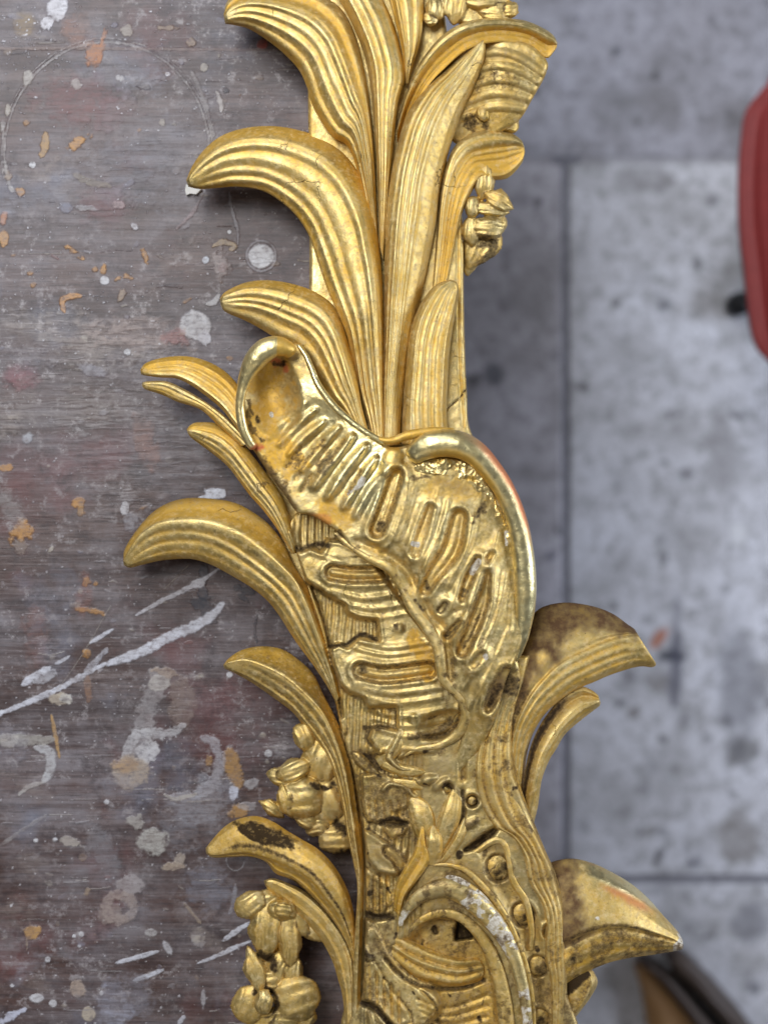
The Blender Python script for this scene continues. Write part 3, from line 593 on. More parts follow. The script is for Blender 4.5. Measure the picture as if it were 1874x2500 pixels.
class Relief:
    """carved heightfield body: outline + strokes of the gouge"""
    def __init__(s, poly, step=2.4, pad=4, smooth=True, n=260):
        s.poly = spline(poly, n, closed=True)[:-1] if smooth else np.array(poly, float)
        x0, y0 = s.poly.min(0) - pad; x1, y1 = s.poly.max(0) + pad
        s.xs = np.arange(x0, x1, step); s.ys = np.arange(y0, y1, step)
        s.X, s.Y = np.meshgrid(s.xs, s.ys); s.Z = np.zeros_like(s.X)
        s.sd = sdist(s.X, s.Y, s.poly); s.step = step
        s.keep = s.sd > -step * 1.2
        z = lambda: np.zeros_like(s.X)
        s.D, s.O, s.BU, s.W, s.R, s.BR = z(), z(), z(), z(), z(), z()
    def window(s, pts, r):
        p = np.array(pts, float)
        i0, i1 = np.searchsorted(s.ys, [p[:, 1].min() - r, p[:, 1].max() + r]); j0, j1 = np.searchsorted(s.xs, [p[:, 0].min() - r, p[:, 0].max() + r])
        return (slice(i0, i1), slice(j0, j1))
    def _d(s, pts, r, sm=True):
        rm = max(r) if hasattr(r, '__len__') else r
        sl = s.window(pts, rm * 2.2 + 14)
        if s.X[sl].size == 0: return sl, None, None, None
        pp = spline(pts, max(4, len(pts) * 7)) if sm and len(pts) > 2 else pts
        d, t = pl_dist(s.X[sl], s.Y[sl], pp)
        rr = np.interp(t, np.linspace(0, 1, len(r)), r) if hasattr(r, '__len__') else r
        return sl, d, t, rr
    def ridge(s, pts, r, h, pw=1.0, ochre_side=0.0):
        sl, d, t, rr = s._d(pts, r)
        if d is None: return
        w = np.clip(1 - (d / rr) ** 2, 0, 1)
        s.Z[sl] += h * w ** pw
    def groove(s, pts, r, h, dirt=0.0, ochre=0.0, pw=1.5):
        sl, d, t, rr = s._d(pts, r)
        if d is None: return
        w = np.clip(1 - (d / rr) ** 2, 0, 1); s.Z[sl] -= h * w ** pw
        s.D[sl] = np.maximum(s.D[sl], dirt * w); s.O[sl] = np.maximum(s.O[sl], ochre * np.sqrt(w))
    def tube(s, pts, r, z, fac=1.0, burn=0.0, blend=True):
        """rounded bead set on top; z list of axis heights"""
        sl, d, t, rr = s._d(pts, r)
        if d is None: return
        zz = np.interp(t, np.linspace(0, 1, len(z)), z) if hasattr(z, '__len__') else z
        w = np.clip(1 - (d / rr) ** 2, 0, 1); zt = zz + rr * fac * np.sqrt(w)
        m = (w > 0) & (zt > s.Z[sl]); s.Z[sl] = np.where(m, zt, s.Z[sl])
        s.BU[sl] = np.where(m, np.maximum(burn, 0), s.BU[sl]); s.O[sl] = np.where(m, s.O[sl] * .3, s.O[sl])
        return sl, m
    def slot(s, pts, r, depth, lip=6, liph=5, dirt=.3, ochre=.2, floor_ridge=0):
        sl, d, t, rr = s._d(pts, r)
        if d is None: return
        s.Z[sl] -= depth * (1 - sstep(0.55, 1.05, d / rr)); s.Z[sl] += liph * np.exp(-((d - rr - lip * .8) / lip) ** 2)
        if floor_ridge: s.Z[sl] += floor_ridge * np.clip(1 - (d / (rr * .55)) ** 2, 0, 1)
        g = np.exp(-((d - rr * .85) / (rr * .25 + 2)) ** 2); s.D[sl] = np.maximum(s.D[sl], dirt * g); s.O[sl] = np.maximum(s.O[sl], ochre * (d < rr))
    def blob(s, cx, cy, rx, ry, h, rot=0, z=None, pw=.5):
        sl = s.window([(cx, cy)], max(rx, ry) + 4); co, si = math.cos(rot), math.sin(rot); dx = s.X[sl] - cx; dy = s.Y[sl] - cy
        q = ((dx * co + dy * si) / rx) ** 2 + ((-dx * si + dy * co) / ry) ** 2; w = np.clip(1 - q, 0, 1) ** pw
        if z is None: s.Z[sl] += h * w
        else: s.Z[sl] = np.where((w > 0), np.maximum(s.Z[sl], z + h * w), s.Z[sl])
    def paint(s, ch, pts, r, val=1.0, rough=.6, seed=1):
        sl, d, t, rr = s._d(pts, r)
        if d is None: return
        q = d / rr + (fbm(s.X[sl], s.Y[sl], 18, 3, seed) - .5) * rough * 2
        arr = getattr(s, ch); arr[sl] = np.maximum(arr[sl], val * (1 - (sstep(.2, 1.15, q) if ch in 'D BR' else sstep(.6, 1.05, q))))
    def reed(s, mask, period, amp, ang=0.0, sharp=False):
        c = s.X * math.cos(ang) + s.Y * math.sin(ang); c = c + (fbm(s.X, s.Y, 60, 2, 3) - .5) * period * .5
        f = np.abs(np.sin(np.pi * c / period)) ** .8 - .6
        s.Z += amp * f * mask; s.O = np.maximum(s.O, .5 * mask * np.clip(-f * 1.6, 0, 1))
    def build(s, name, er=10, zb=None, drop=50, label=None, seed=0, rough=1.7, edgeo=.25, soft=0):
        if soft:
            r_ = int(3 * soft / s.step + 1); kx = np.exp(-.5 * (np.arange(-r_, r_ + 1) * s.step / soft) ** 2); kx /= kx.sum()
            Zp = np.pad(s.Z, r_, 'edge'); Zp = sum(kx[i] * Zp[i:i + s.Z.shape[0], :] for i in range(2 * r_ + 1)); s.Z = sum(kx[i] * Zp[:, i:i + s.Z.shape[1]] for i in range(2 * r_ + 1))
        e_ = np.clip(1 - s.sd / er, 0, 1); q = 1 - np.sqrt(np.clip(1 - np.minimum(e_, 1) ** 2, 0, 1))
        Z = s.Z + (fbm(s.X, s.Y, 34, 4, seed) - .5) * rough * 1.6 + (fbm(s.X, s.Y, 11, 2, seed + 3) - .5) * rough * .6
        Z = np.where(s.sd < 0, Z - er - drop, Z - er * q)
        O = s.O + (fbm(s.X, s.Y, 40, 4, seed + 7) - .42) * .8 + edgeo * e_
        X = s.X.copy(); Y = s.Y.copy()
        # pull the outer ring of vertices exactly onto the outline (clean silhouette)
        gy, gx = np.gradient(s.sd, s.step); g = np.hypot(gx, gy) + 1e-6
        m = (s.sd < 0); X = np.where(m, X - s.sd * gx / g, X); Y = np.where(m, Y - s.sd * gy / g, Y)
        K = s.keep; nid = -np.ones(K.shape, int); nid[K] = np.arange(K.sum())
        q4 = K[:-1, :-1] & K[1:, :-1] & K[1:, 1:] & K[:-1, 1:]
        F = np.stack([nid[1:, :-1][q4], nid[1:, 1:][q4], nid[:-1, 1:][q4], nid[:-1, :-1][q4]], -1)
        wv = np.stack(W(X[K], Y[K], Z[K]), -1)
        cl = lambda a: np.clip(a[K], 0, 1)
        a1 = np.stack([cl(s.D), cl(O), cl(s.BU)], -1); a2 = np.stack([cl(s.W), cl(s.R), cl(s.BR)], -1)
        o = mesh_np(name, wv, [F], GOLD, CARV, {'wear': a1, 'patch': a2})
        if label: o['label'] = label
        return o

# ================================================================== CARVING parts
def pipe(d, ch, cond): d[ch] = np.maximum(d[ch], cond)

# --- core block behind the leaves
core = Relief([(752, 150), (754, 420), (754, 720), (735, 900), (650, 1100), (690, 1330), (770, 1500), (815, 1700), (850, 1900), (880, 2150), (872, 2350), (868, 2560),
               (1368, 2560), (1378, 2400), (1373, 2246), (1350, 2128), (1305, 2020), (1275, 1900), (1270, 1800), (1285, 1700), (1275, 1400), (1240, 1180), (1152, 1062), (1139, 960),
               (1134, 840), (1131, 700), (1131, 600), (1125, 520), (1090, 380), (1100, 200), (1080, 0), (1060, -60), (760, -60)], 3.0, n=500)
core.Z[:] = -45; core.Z = core.Z + 0
core.groove([(1118, 560), (1119, 760), (1122, 900), (1132, 1040)], 5, 4, 0, .5)
core.paint('O', [(752, 180), (756, 300), (756, 330)], 16, .5); core.paint('BU', [(765, 500), (765, 700)], 18, .4)
core.groove([(1137, 950), (1118, 975), (1090, 1000), (1075, 1030)], 2.2, 6, 1.2, 0)
core.build('core', er=12, drop=140)

# --- upper stalk and leaves
PR = ((0, -34), (.10, -16), (.2, -1), (.26, 0), (.6, -7), (.9, -20), (1, -30))
OCL = ((0, .95), (.13, .75), (.2, .15), (.3, .0), (.9, .05), (1, .6))
# tall central stalk between the top leaves
blade([(1030, -60), (1034, 0), (1032, 60), (1024, 110), (1008, 160), (996, 205)], [(935, -60), (950, 0), (966, 60), (980, 120), (986, 170), (990, 205)], [0, 4, 6, 4, -4, -14],
      prof=((0, -20), (.2, -4), (.5, 0), (.8, -4), (1, -20)), nfl=3, famp=8, ochre=((0, .7), (.2, .3), (.5, .1), (.8, .4), (1, .9)), seed=21, vfl=(0.05, .95))
blade([(780, -60), (822, -10), (862, 66), (890, 140), (906, 230), (914, 340), (921, 440), (926, 600)], [(915, -60), (936, 0), (958, 50), (976, 110), (988, 190), (970, 260), (954, 420), (936, 640)], [24, 22, 20, 20, 16, 14, 10, 6],
      prof=((0, -34), (.12, -12), (.22, -2), (.35, 0), (.7, -3), (.9, -14), (1, -30)), nfl=4, famp=5, ochre=((0, .5), (.2, .1), (.8, .05), (1, .6)), seed=1, vfl=(.12, .98))
blade([(546, 34), (556, 2), (590, -26), (650, -40), (730, -34), (790, -14), (840, 30), (872, 100), (893, 190), (908, 300), (916, 400), (922, 560)],
      [(550, 58), (575, 62), (610, 72), (660, 104), (700, 138), (730, 172), (748, 210), (762, 256), (786, 300), (812, 335), (860, 380), (915, 600)],
      [-55, -30, 0, 22, 32, 32, 26, 14, 0, -5], prof=((0, -34), (.1, -16), (.22, -14), (.3, -2), (.38, 0), (.7, -6), (.92, -22), (1, -40)), nfl=4, famp=7,
      ochre=((0, .5), (.08, .2), (.17, .95), (.26, .7), (.32, .1), (.5, .0), (.85, .1), (.95, .6), (1, .8)), seed=2, vfl=(.30, .98), thick=60, er=12)
# right: rolled back leaf top right and its underside
ul = Relief([(1060, 180), (1110, 135), (1180, 96), (1240, 96), (1295, 108), (1334, 148), (1331, 182), (1302, 236), (1268, 292), (1226, 322), (1170, 345), (1110, 350), (1080, 300), (1050, 240)], 2.2, n=200)
ul.Z = -8 - 50 * sstep(100, 330, (ul.Y - 60) * .8 + (ul.X - 1150) * .35)
for k in range(5):
    rr_ = 60 + k * 36; ul.ridge([(1150 - 40, 150 + k * 36), (1190, 128 + k * 34), (1240, 130 + k * 33), (1285, 150 + k * 30), (1320, 178 + k * 26)], 12, 5)
ul.paint('D', [(1150, 210), (1200, 190), (1250, 200)], 26, .35, 1.5, 2); ul.paint('D', [(1145, 300), (1180, 305)], 18, .7, 1.2, 3); ul.O[:] = .15; ul.Z -= 40 * (1 - sstep(1130, 1235, ul.X)); ul.paint('BR', [(1190, 130), (1290, 140)], 18, .3)
ul.build('leaf', er=12, drop=60, seed=3, label='underside of the rolled back leaf')
blade([(1360, 104), (1348, 84), (1320, 66), (1280, 50), (1225, 44), (1170, 46), (1120, 60), (1075, 90), (1040, 130), (1012, 175), (990, 230), (968, 300)],
      [(1358, 116), (1350, 128), (1332, 142), (1290, 116), (1235, 104), (1180, 108), (1130, 128), (1085, 168), (1050, 205), (1020, 250), (985, 330), (970, 400)],
      [-20, 0, 14, 24, 26, 24, 18, 8, -2, -14], prof=((0, -22), (.1, -3), (.22, 0), (.34, -6), (.5, -24), (.8, -28), (1, -24)), nfl=3, famp=3,
      ochre=((0, .1), (.25, .1), (.4, .8), (.6, 1), (.9, .8), (1, .6)), seed=4, vfl=(.3, .95), thick=36, er=8)
# R3 scoop leaf right
blade([(1279, 358), (1270, 340), (1240, 322), (1190, 315), (1145, 328), (1110, 356), (1090, 400), (1075, 470), (1066, 560), (1050, 760)],
      [(1281, 372), (1272, 400), (1240, 434), (1205, 440), (1172, 440), (1140, 490), (1122, 540), (1108, 610), (1092, 690), (1070, 780)],
      [-46, -30, -14, -8, -12, -20, -24, -26, -28], prof=((0, -20), (.08, -2), (.2, 2), (.4, -10), (.7, -14), (.92, -10), (1, -26)), nfl=5, famp=5,
      ochre=((0, .2), (.25, .1), (.45, .6), (.7, .75), (1, .4)), seed=5, vfl=(.15, .98), thick=46)
# R2 main right blade with a sharp keel
blade([(1180, 92), (1152, 113), (1118, 142), (1080, 176), (1045, 205), (1012, 248), (988, 292), (966, 370), (952, 440), (941, 540), (937, 690), (934, 860), (930, 1030), (928, 1090)],
      [(1184, 97), (1183, 140), (1160, 205), (1128, 272), (1105, 338), (1088, 396), (1074, 460), (1064, 540), (1045, 640), (1020, 750), (1000, 860), (985, 960), (978, 1030), (976, 1085)],
      [2, 30, 46, 50, 44, 36, 32, 32, 36, 42], prof=((0, -32), (.1, -12), (.24, -1), (.40, 0), (.56, -6), (.62, -12), (.85, -30), (1, -52)), nfl=4, famp=4.5,
      ochre=((0, .4), (.12, .15), (.25, 0), (.6, .05), (.75, .3), (1, .5)), seed=6, vfl=(.14, .66), thick=40, nu=160)
# L2
blade([(455, 440), (470, 405), (498, 366), (540, 332), (600, 312), (671, 308), (738, 320), (798, 344), (846, 382), (882, 434), (908, 495), (921, 567), (929, 633), (934, 720), (937, 860), (938, 1040), (940, 1092)],
      [(460, 456), (490, 462), (530, 459), (580, 456), (641, 466), (690, 496), (726, 531), (754, 576), (776, 640), (798, 704), (822, 760), (846, 817), (862, 890), (876, 962), (888, 1000), (900, 1040), (912, 1090)],
      [-62, -28, 6, 34, 48, 52, 50, 46, 44, 46, 52], prof=PR, nfl=4, famp=7.5, ochre=OCL, seed=7, vfl=(.2, .99), thick=46, er=11, nu=170)
# R4 small leaf on the right
blade([(1108, 685), (1092, 684), (1057, 700), (1022, 750), (1000, 811), (990, 902), (983, 980), (980, 1045), (980, 1085)], [(1114, 688), (1119, 710), (1113, 757), (1103, 811), (1096, 871), (1091, 962), (1090, 1010), (1092, 1045), (1094, 1085)],
      [14, 34, 40, 42, 42, 42], prof=((0, -28), (.08, -8), (.18, 2), (.3, 0), (.7, -4), (.9, -12), (1, -40)), nfl=5, famp=4, ochre=((0, .4), (.15, .1), (.5, .15), (1, .4)), seed=8, vfl=(.14, .96))
# L3
blade([(537, 730), (551, 712), (599, 690), (653, 684), (714, 693), (768, 712), (810, 742), (834, 781), (852, 841), (870, 914), (882, 986), (898, 1050), (905, 1085)],
      [(539, 745), (551, 762), (599, 783), (641, 806), (676, 828), (720, 850), (756, 890), (785, 935), (810, 975), (835, 1000), (855, 1030), (872, 1060), (880, 1085)],
      [-40, -8, 24, 44, 54, 58, 58, 58, 60], prof=PR, nfl=4, famp=6, ochre=OCL, seed=9, thick=40, er=10, vfl=(.2, .98))

# --- left leaves beside the shell
blade([(343, 902), (357, 886), (394, 874), (443, 869), (489, 876), (534, 896), (566, 922), (590, 955), (620, 1010), (640, 1060)],
      [(345, 914), (360, 918), (395, 922), (430, 924), (465, 940), (498, 963), (521, 981), (543, 1001), (566, 1030), (600, 1075)],
      [-50, -26, -12, -4, 4, 10, 14], prof=((0, -34), (.2, -10), (.45, -4), (.75, 0), (.9, 2), (1, -16)), nfl=4, famp=3.5, ochre=((0, 1), (.4, .7), (.7, .4), (.85, 0), (1, .3)), seed=10, vfl=(.1, 1))
blade([(348, 934), (362, 931), (407, 931), (452, 951), (498, 978), (543, 1010), (580, 1046), (610, 1080)], [(347, 942), (356, 951), (394, 963), (434, 981), (480, 995), (503, 1010), (540, 1045), (590, 1090)],
      [-48, -30, -20, -12, -6, 0], prof=((0, -14), (.15, 0), (.4, -6), (.8, -14), (1, -28)), nfl=3, famp=3.5, ochre=((0, .4), (.2, 0), (.6, .3), (1, .6)), seed=11, vfl=(.2, 1))
blade([(456, 1048), (466, 1037), (484, 1031), (534, 1034), (572, 1056), (600, 1090), (628, 1126), (655, 1162), (682, 1200), (700, 1240), (716, 1300), (724, 1350)],
      [(458, 1056), (466, 1068), (490, 1086), (520, 1108), (556, 1139), (584, 1175), (612, 1212), (640, 1243), (665, 1275), (685, 1305), (700, 1330), (712, 1352)],
      [-40, -16, 4, 16, 24, 26, 24, 18], prof=((0, -36), (.2, -16), (.42, -4), (.52, 0), (.62, -4), (.9, -14), (1, -28)), nfl=4, famp=4, ochre=((0, 1), (.35, .8), (.48, .1), (.8, .1), (1, .7)), seed=12, vfl=(.35, 1))
def tipbrown(d):
    pipe(d, 'BR', .55 * (1 - sstep(.0, .5, d['v'] / .4)) * (1 - sstep(.25, .6, d['u'])))
blade([(302, 1366), (304, 1343), (326, 1305), (362, 1261), (398, 1234), (443, 1218), (498, 1216), (566, 1225), (611, 1246), (651, 1275), (679, 1307), (701, 1343), (720, 1384), (760, 1450), (800, 1560), (830, 1700)],
      [(303, 1380), (318, 1386), (344, 1380), (385, 1370), (430, 1365), (475, 1366), (520, 1381), (566, 1406), (611, 1433), (651, 1465), (680, 1501), (706, 1542), (730, 1578), (765, 1625), (795, 1670), (820, 1715)],
      [-66, -30, 4, 30, 42, 44, 40, 34, 26, 18], R=[(302, 1374), (312, 1352), (339, 1311), (385, 1280), (452, 1272), (520, 1279), (579, 1301), (633, 1337), (679, 1375), (722, 1420), (750, 1480), (775, 1550), (805, 1630), (826, 1705)], vr=.4,
      prof=((0, -46), (.2, -26), (.36, -3), (.41, 0), (.6, -8), (.9, -20), (1, -36)), nfl=4, famp=5, vfl=(.42, 1.0), ochre=((0, .9), (.3, .9), (.38, .1), (.42, .0), (.9, .1), (1, .6)), seed=13, thick=44, er=10, nu=180, paintf=tipbrown)
# L7 with its long stem running down the left side
blade([(546, 1622), (560, 1606), (588, 1588), (633, 1578), (686, 1584), (728, 1610), (765, 1646), (789, 1695), (815, 1745), (835, 1790), (858, 1863), (873, 1953), (881, 2026), (888, 2134), (885, 2279), (881, 2388), (878, 2560)],
      [(548, 1632), (566, 1640), (615, 1667), (667, 1703), (713, 1738), (740, 1772), (769, 1808), (796, 1845), (812, 1880), (828, 1935), (840, 1990), (848, 2044), (864, 2116), (872, 2170), (866, 2279), (860, 2390), (856, 2560)],
      [-60, -20, 10, 26, 30, 28, 24, 22, 20, 20, 18], R=[(546, 1627), (564, 1616), (612, 1614), (692, 1650), (743, 1692), (786, 1738), (812, 1790), (836, 1860), (850, 1930), (860, 2010), (876, 2134), (876, 2279), (871, 2388), (868, 2560)], vr=.4,
      prof=((0, -44), (.2, -24), (.36, -3), (.41, 0), (.6, -6), (.9, -18), (1, -36)), nfl=3, famp=5, vfl=(.42, 1), ochre=((0, .9), (.3, .8), (.38, .1), (.9, .05), (1, .5)), dirt=.1, seed=14, thick=44, nu=220,
      paintf=lambda d: pipe(d, 'D', .9 * np.exp(-((d['v'] - .06) / .07) ** 2) * sstep(.25, .4, d['u']) * (1 - sstep(.5, .6, d['u']))))
# --- left lower leaves
def dark8(d):
    q = ((d['X'] - 655) / 85) ** 2 + ((d['Y'] - 2040 - (d['X'] - 655) * .3) / 26) ** 2 + (fbm(d['X'], d['Y'], 22, 4, 5) - .5) * 1.8
    pipe(d, 'D', 1.05 * (1 - sstep(.4, 1.2, q))); pipe(d, 'D', .8 * np.exp(-((d['v'] - .5) / .05) ** 2) * sstep(.03, .2, d['u']))
    pipe(d, 'D', .9 * sstep(.9, 1, d['v']) * sstep(.4, .5, d['u']))
L9 = blade([(644, 2150), (667, 2144), (703, 2156), (740, 2174), (776, 2203), (812, 2243), (841, 2286), (861, 2333), (866, 2388), (866, 2560)],
      [(648, 2162), (660, 2180), (688, 2205), (721, 2232), (758, 2265), (785, 2297), (810, 2344), (824, 2388), (837, 2442), (846, 2560)],
      [-50, -36, -26, -20, -16, -14], prof=((0, -20), (.12, -3), (.3, 0), (.7, -6), (1, -30)), nfl=2, famp=4, ochre=((0, .5), (.2, .1), (1, .4)), seed=15, thick=36)
blade([(503, 2070), (517, 2052), (544, 2022), (577, 2001), (624, 1992), (667, 2006), (703, 2029), (740, 2051), (776, 2073), (812, 2109), (841, 2156), (859, 2207), (868, 2265), (870, 2340)],
      [(504, 2084), (520, 2094), (559, 2093), (613, 2092), (650, 2105), (672, 2132), (715, 2150), (755, 2185), (790, 2222), (820, 2262), (845, 2305), (862, 2350)],
      [-50, -18, 10, 22, 24, 16, 6, -4, -14], R=[(503, 2078), (522, 2088), (595, 2081), (649, 2094), (703, 2113), (758, 2147), (794, 2190), (828, 2236), (852, 2290), (866, 2345)], vr=.62,
      prof=((0, -36), (.12, -14), (.3, -3), (.55, 0), (.62, -2), (.75, -16), (.9, -22), (1, -40)), nfl=2, famp=3, vfl=(.62, 1), ochre=((0, .9), (.15, .7), (.45, .55), (.6, .5), (1, .4)), seed=16, thick=36, paintf=dark8, nu=150)

# --- right hand leaves
def dark5(d):
    n = fbm(d['X'], d['Y'], 40, 4, 8)
    pipe(d, 'BR', sstep(-.1, .3, (.45 - d['v']) * 1.8 + (n - .5) * .9)); pipe(d, 'D', .75 * sstep(.45, .8, d['u'] + (n - .5) * .6) * (d['v'] < .46))
    d['O'] *= np.where(d['v'] < .45, .6, 1)
blade([(1552, 1546), (1549, 1537), (1531, 1524), (1494, 1498), (1446, 1480), (1386, 1471), (1338, 1477), (1305, 1495), (1275, 1540), (1250, 1600), (1225, 1680), (1215, 1760), (1205, 1850), (1200, 1900)],
      [(1599, 1617), (1600, 1624), (1590, 1629), (1555, 1628), (1494, 1646), (1452, 1664), (1404, 1684), (1362, 1713), (1325, 1749), (1298, 1797), (1284, 1851), (1280, 1900), (1275, 1960)],
      [-30, -4, 20, 34, 40, 40, 34, 24, 14, 6], R=[(1556, 1549), (1549, 1547), (1494, 1556), (1434, 1580), (1374, 1610), (1332, 1646), (1289, 1701), (1253, 1779), (1241, 1863), (1235, 1930)], vr=.46,
      prof=((0, -44), (.15, -24), (.40, -4), (.46, -8), (.50, 0), (.7, -6), (.9, -18), (1, -36)), nfl=4, famp=5, vfl=(.47, 1), ochre=((0, .7), (.4, .5), (.5, .15), (1, .4)), dirt=.0, seed=17, thick=46, er=10, nu=150, paintf=dark5)
def dark6(d):
    pipe(d, 'D', 1.0 * np.exp(-((d['v'] - .12) / .13) ** 2) * sstep(.12, .3, d['u'])); pipe(d, 'BR', .8 * np.exp(-((d['v'] - .15) / .16) ** 2) * sstep(.1, .3, d['u']))
blade([(1462, 1706), (1458, 1696), (1440, 1683), (1416, 1676), (1380, 1692), (1345, 1730), (1315, 1775), (1292, 1830), (1278, 1900), (1270, 1980), (1285, 2040)],
      [(1465, 1716), (1462, 1724), (1450, 1733), (1420, 1756), (1380, 1791), (1356, 1830), (1340, 1856), (1322, 1903), (1312, 1969), (1302, 2015), (1305, 2050)],
      [-40, -14, 0, 6, 2, -8, -16], R=[(1464, 1711), (1452, 1712), (1415, 1725), (1372, 1764), (1340, 1810), (1318, 1850), (1302, 1905), (1290, 1975), (1292, 2030)], vr=.5,
      prof=((0, -12), (.12, -8), (.25, -22), (.42, -6), (.5, 0), (.7, -3), (1, -30)), nfl=2, famp=2.5, vfl=(.5, 1), ochre=((0, .3), (.3, .6), (.5, .1), (1, .3)), dirt=.02, seed=18, thick=36, paintf=dark6)
def beak(d):
    X, Y = d['X'], d['Y']; n = fbm(X, Y, 26, 4, 9)
    pipe(d, 'BR', (1 - sstep(1385, 1440, X + (n - .5) * 70 + (Y - 2150) * -.15)) * (d['v'] < .6)); top = d['v'] < .52
    band = np.exp(-(((Y - (2168 + (X - 1480) * .48)) + (n - .5) * 16) / 12) ** 2) * sstep(1450, 1500, X) * (1 - sstep(1560, 1610, X)) * top
    pipe(d, 'R', .6 * band)
    above = sstep(0, 14, (2166 + (X - 1480) * .5) - Y) * sstep(1410, 1450, X) * top
    pipe(d, 'BU', .75 * above); d['O'] = d['O'] * (1 - .9 * above)
    pipe(d, 'W', sstep(-8, 8, X + Y * .35 - 2445 + (n - .5) * 40) * .75); pipe(d, 'W', .8 * np.exp(-(((X - 1457) / 9) ** 2 + ((Y - 2242) / 7) ** 2)))
    pipe(d, 'D', .75 * np.exp(-((d['v'] - .52) / .02) ** 2) * sstep(.1, .3, d['u'])); pipe(d, 'D', .9 * np.exp(-(((X - 1398) / 10) ** 2 + ((Y - 2340) / 26) ** 2)))
    pipe(d, 'D', .55 * (d['v'] > .55) * sstep(.5, .8, n + .25))
blade([(1666, 2300), (1664, 2292), (1650, 2270), (1619, 2236), (1583, 2195), (1542, 2159), (1491, 2128), (1440, 2105), (1388, 2096), (1337, 2108), (1310, 2130)],
      [(1667, 2312), (1664, 2318), (1652, 2321), (1593, 2331), (1542, 2338), (1491, 2349), (1440, 2369), (1395, 2393), (1365, 2415), (1330, 2440)],
      [-14, 6, 22, 32, 36, 36, 30], R=[(1667, 2306), (1655, 2300), (1640, 2292), (1593, 2277), (1542, 2263), (1491, 2259), (1440, 2270), (1388, 2292), (1340, 2310)], vr=.52,
      prof=((0, -60), (.1, -34), (.3, -12), (.48, -1), (.52, 0), (.58, -9), (.7, -5), (.9, -16), (1, -36)), nfl=3, famp=4, vfl=(.55, 1), ochre=((0, .3), (.4, .35), (.6, .3), (1, .4)), dirt=.02, seed=19, thick=50, er=10, paintf=beak)
blade([(1438, 2366), (1448, 2372), (1458, 2400), (1440, 2436), (1415, 2470), (1393, 2500), (1370, 2560)], [(1380, 2392), (1372, 2402), (1368, 2415), (1366, 2440), (1364, 2480), (1360, 2510), (1350, 2560)],
      [-10, -8, -10, -14, -18], prof=((0, -22), (.15, -4), (.5, 0), (1, -8)), nfl=1, famp=0, ochre=((0, .3), (1, .5)), dirt=.2, seed=20,
      paintf=lambda d: pipe(d, 'D', 1.1 * (1 - sstep(2412, 2430, d['Y'] + (d['X'] - 1400) * .9)) * (d['v'] > .12)))

# --- lower left carved layer under the shell
lo = Relief([(700, 1290), (722, 1345), (744, 1416), (760, 1470), (790, 1560), (808, 1640), (828, 1740), (846, 1830), (868, 1900), (884, 1990), (892, 2100), (890, 2300), (884, 2420), (878, 2560),
             (1372, 2560), (1384, 2420), (1377, 2313), (1373, 2246), (1352, 2140), (1312, 2040), (1280, 1960), (1255, 1900), (1230, 1840), (1240, 1760), (1270, 1640), (1200, 1500), (1000, 1330), (880, 1260), (760, 1230)], 2.3, n=420)
X, Y = lo.X, lo.Y
lo.Z = 12 + 30 * sstep(760, 1100, X) - 22 * sstep(1250, 1400, X)
# reeded ground down the left side
band = sstep(735, 760, X - (Y - 1400) * .24) * (1 - sstep(1010, 1040, X))
lo.reed(band, 17, 7, .06)
lo.Z -= 10 * band
# stiff narrow fillet along the left margin
lo.tube([(705, 1300), (716, 1340), (752, 1430), (784, 1530), (806, 1640), (826, 1760), (834, 1790)], 7, 22)
lo.groove([(724, 1340), (760, 1430), (793, 1530), (815, 1640), (834, 1750)], 6, 12, .7, .3)
lo.tube([(884, 2000), (893, 2120), (893, 2260), (888, 2400), (884, 2520)], 6, 20, burn=.3)
def lobe(poly, z, o=0.0, er=9, ribs=None, dome=10, smooth=False, burn=0.0):
    """overlapping carved lobe standing proud of the ground, with ring ribs"""
    pp = spline(poly, 140, closed=True)[:-1] if smooth else poly
    p = np.array(poly, float); sl = lo.window(poly, 6)
    x, y = lo.X[sl], lo.Y[sl]; sd = sdist(x, y, pp); m = sd > 0
    e_ = np.clip(1 - sd / er, 0, 1); zt = z - er * (1 - np.sqrt(np.clip(1 - e_ ** 2, 0, 1))) + dome * (1 - np.exp(-np.maximum(sd, 0) / 40))
    lip = 5 * np.exp(-((sd - 9) / 5) ** 2); zt = zt + lip
    lo.Z[sl] = np.where(m, zt, lo.Z[sl]); lo.O[sl] = np.where(m, o + .35 * e_, lo.O[sl])
    lo.D[sl] = np.where(m, .15 * e_, np.maximum(lo.D[sl], .75 * np.exp(sd / 7) * sstep(.35, .6, fbm(x, y, 20, 3, 77)) * (sd < 0)))
    lo.BU[sl] = np.where(m, burn, lo.BU[sl])
lobe([(716, 1338), (735, 1346), (760, 1334), (784, 1346), (798, 1317), (830, 1318), (900, 1350), (960, 1440), (1070, 1580), (1130, 1700), (1120, 1790), (1060, 1845), (960, 1835), (925, 1845), (897, 1803), (909, 1773), (930, 1772),
      (968, 1780), (966, 1727), (900, 1728), (886, 1703), (850, 1692), (832, 1674), (812, 1625), (803, 1582), (826, 1570), (850, 1580), (876, 1556), (925, 1562), (919, 1514), (880, 1512), (850, 1500), (842, 1476),
      (800, 1456), (780, 1440), (742, 1418), (724, 1378)], 42, dome=14)
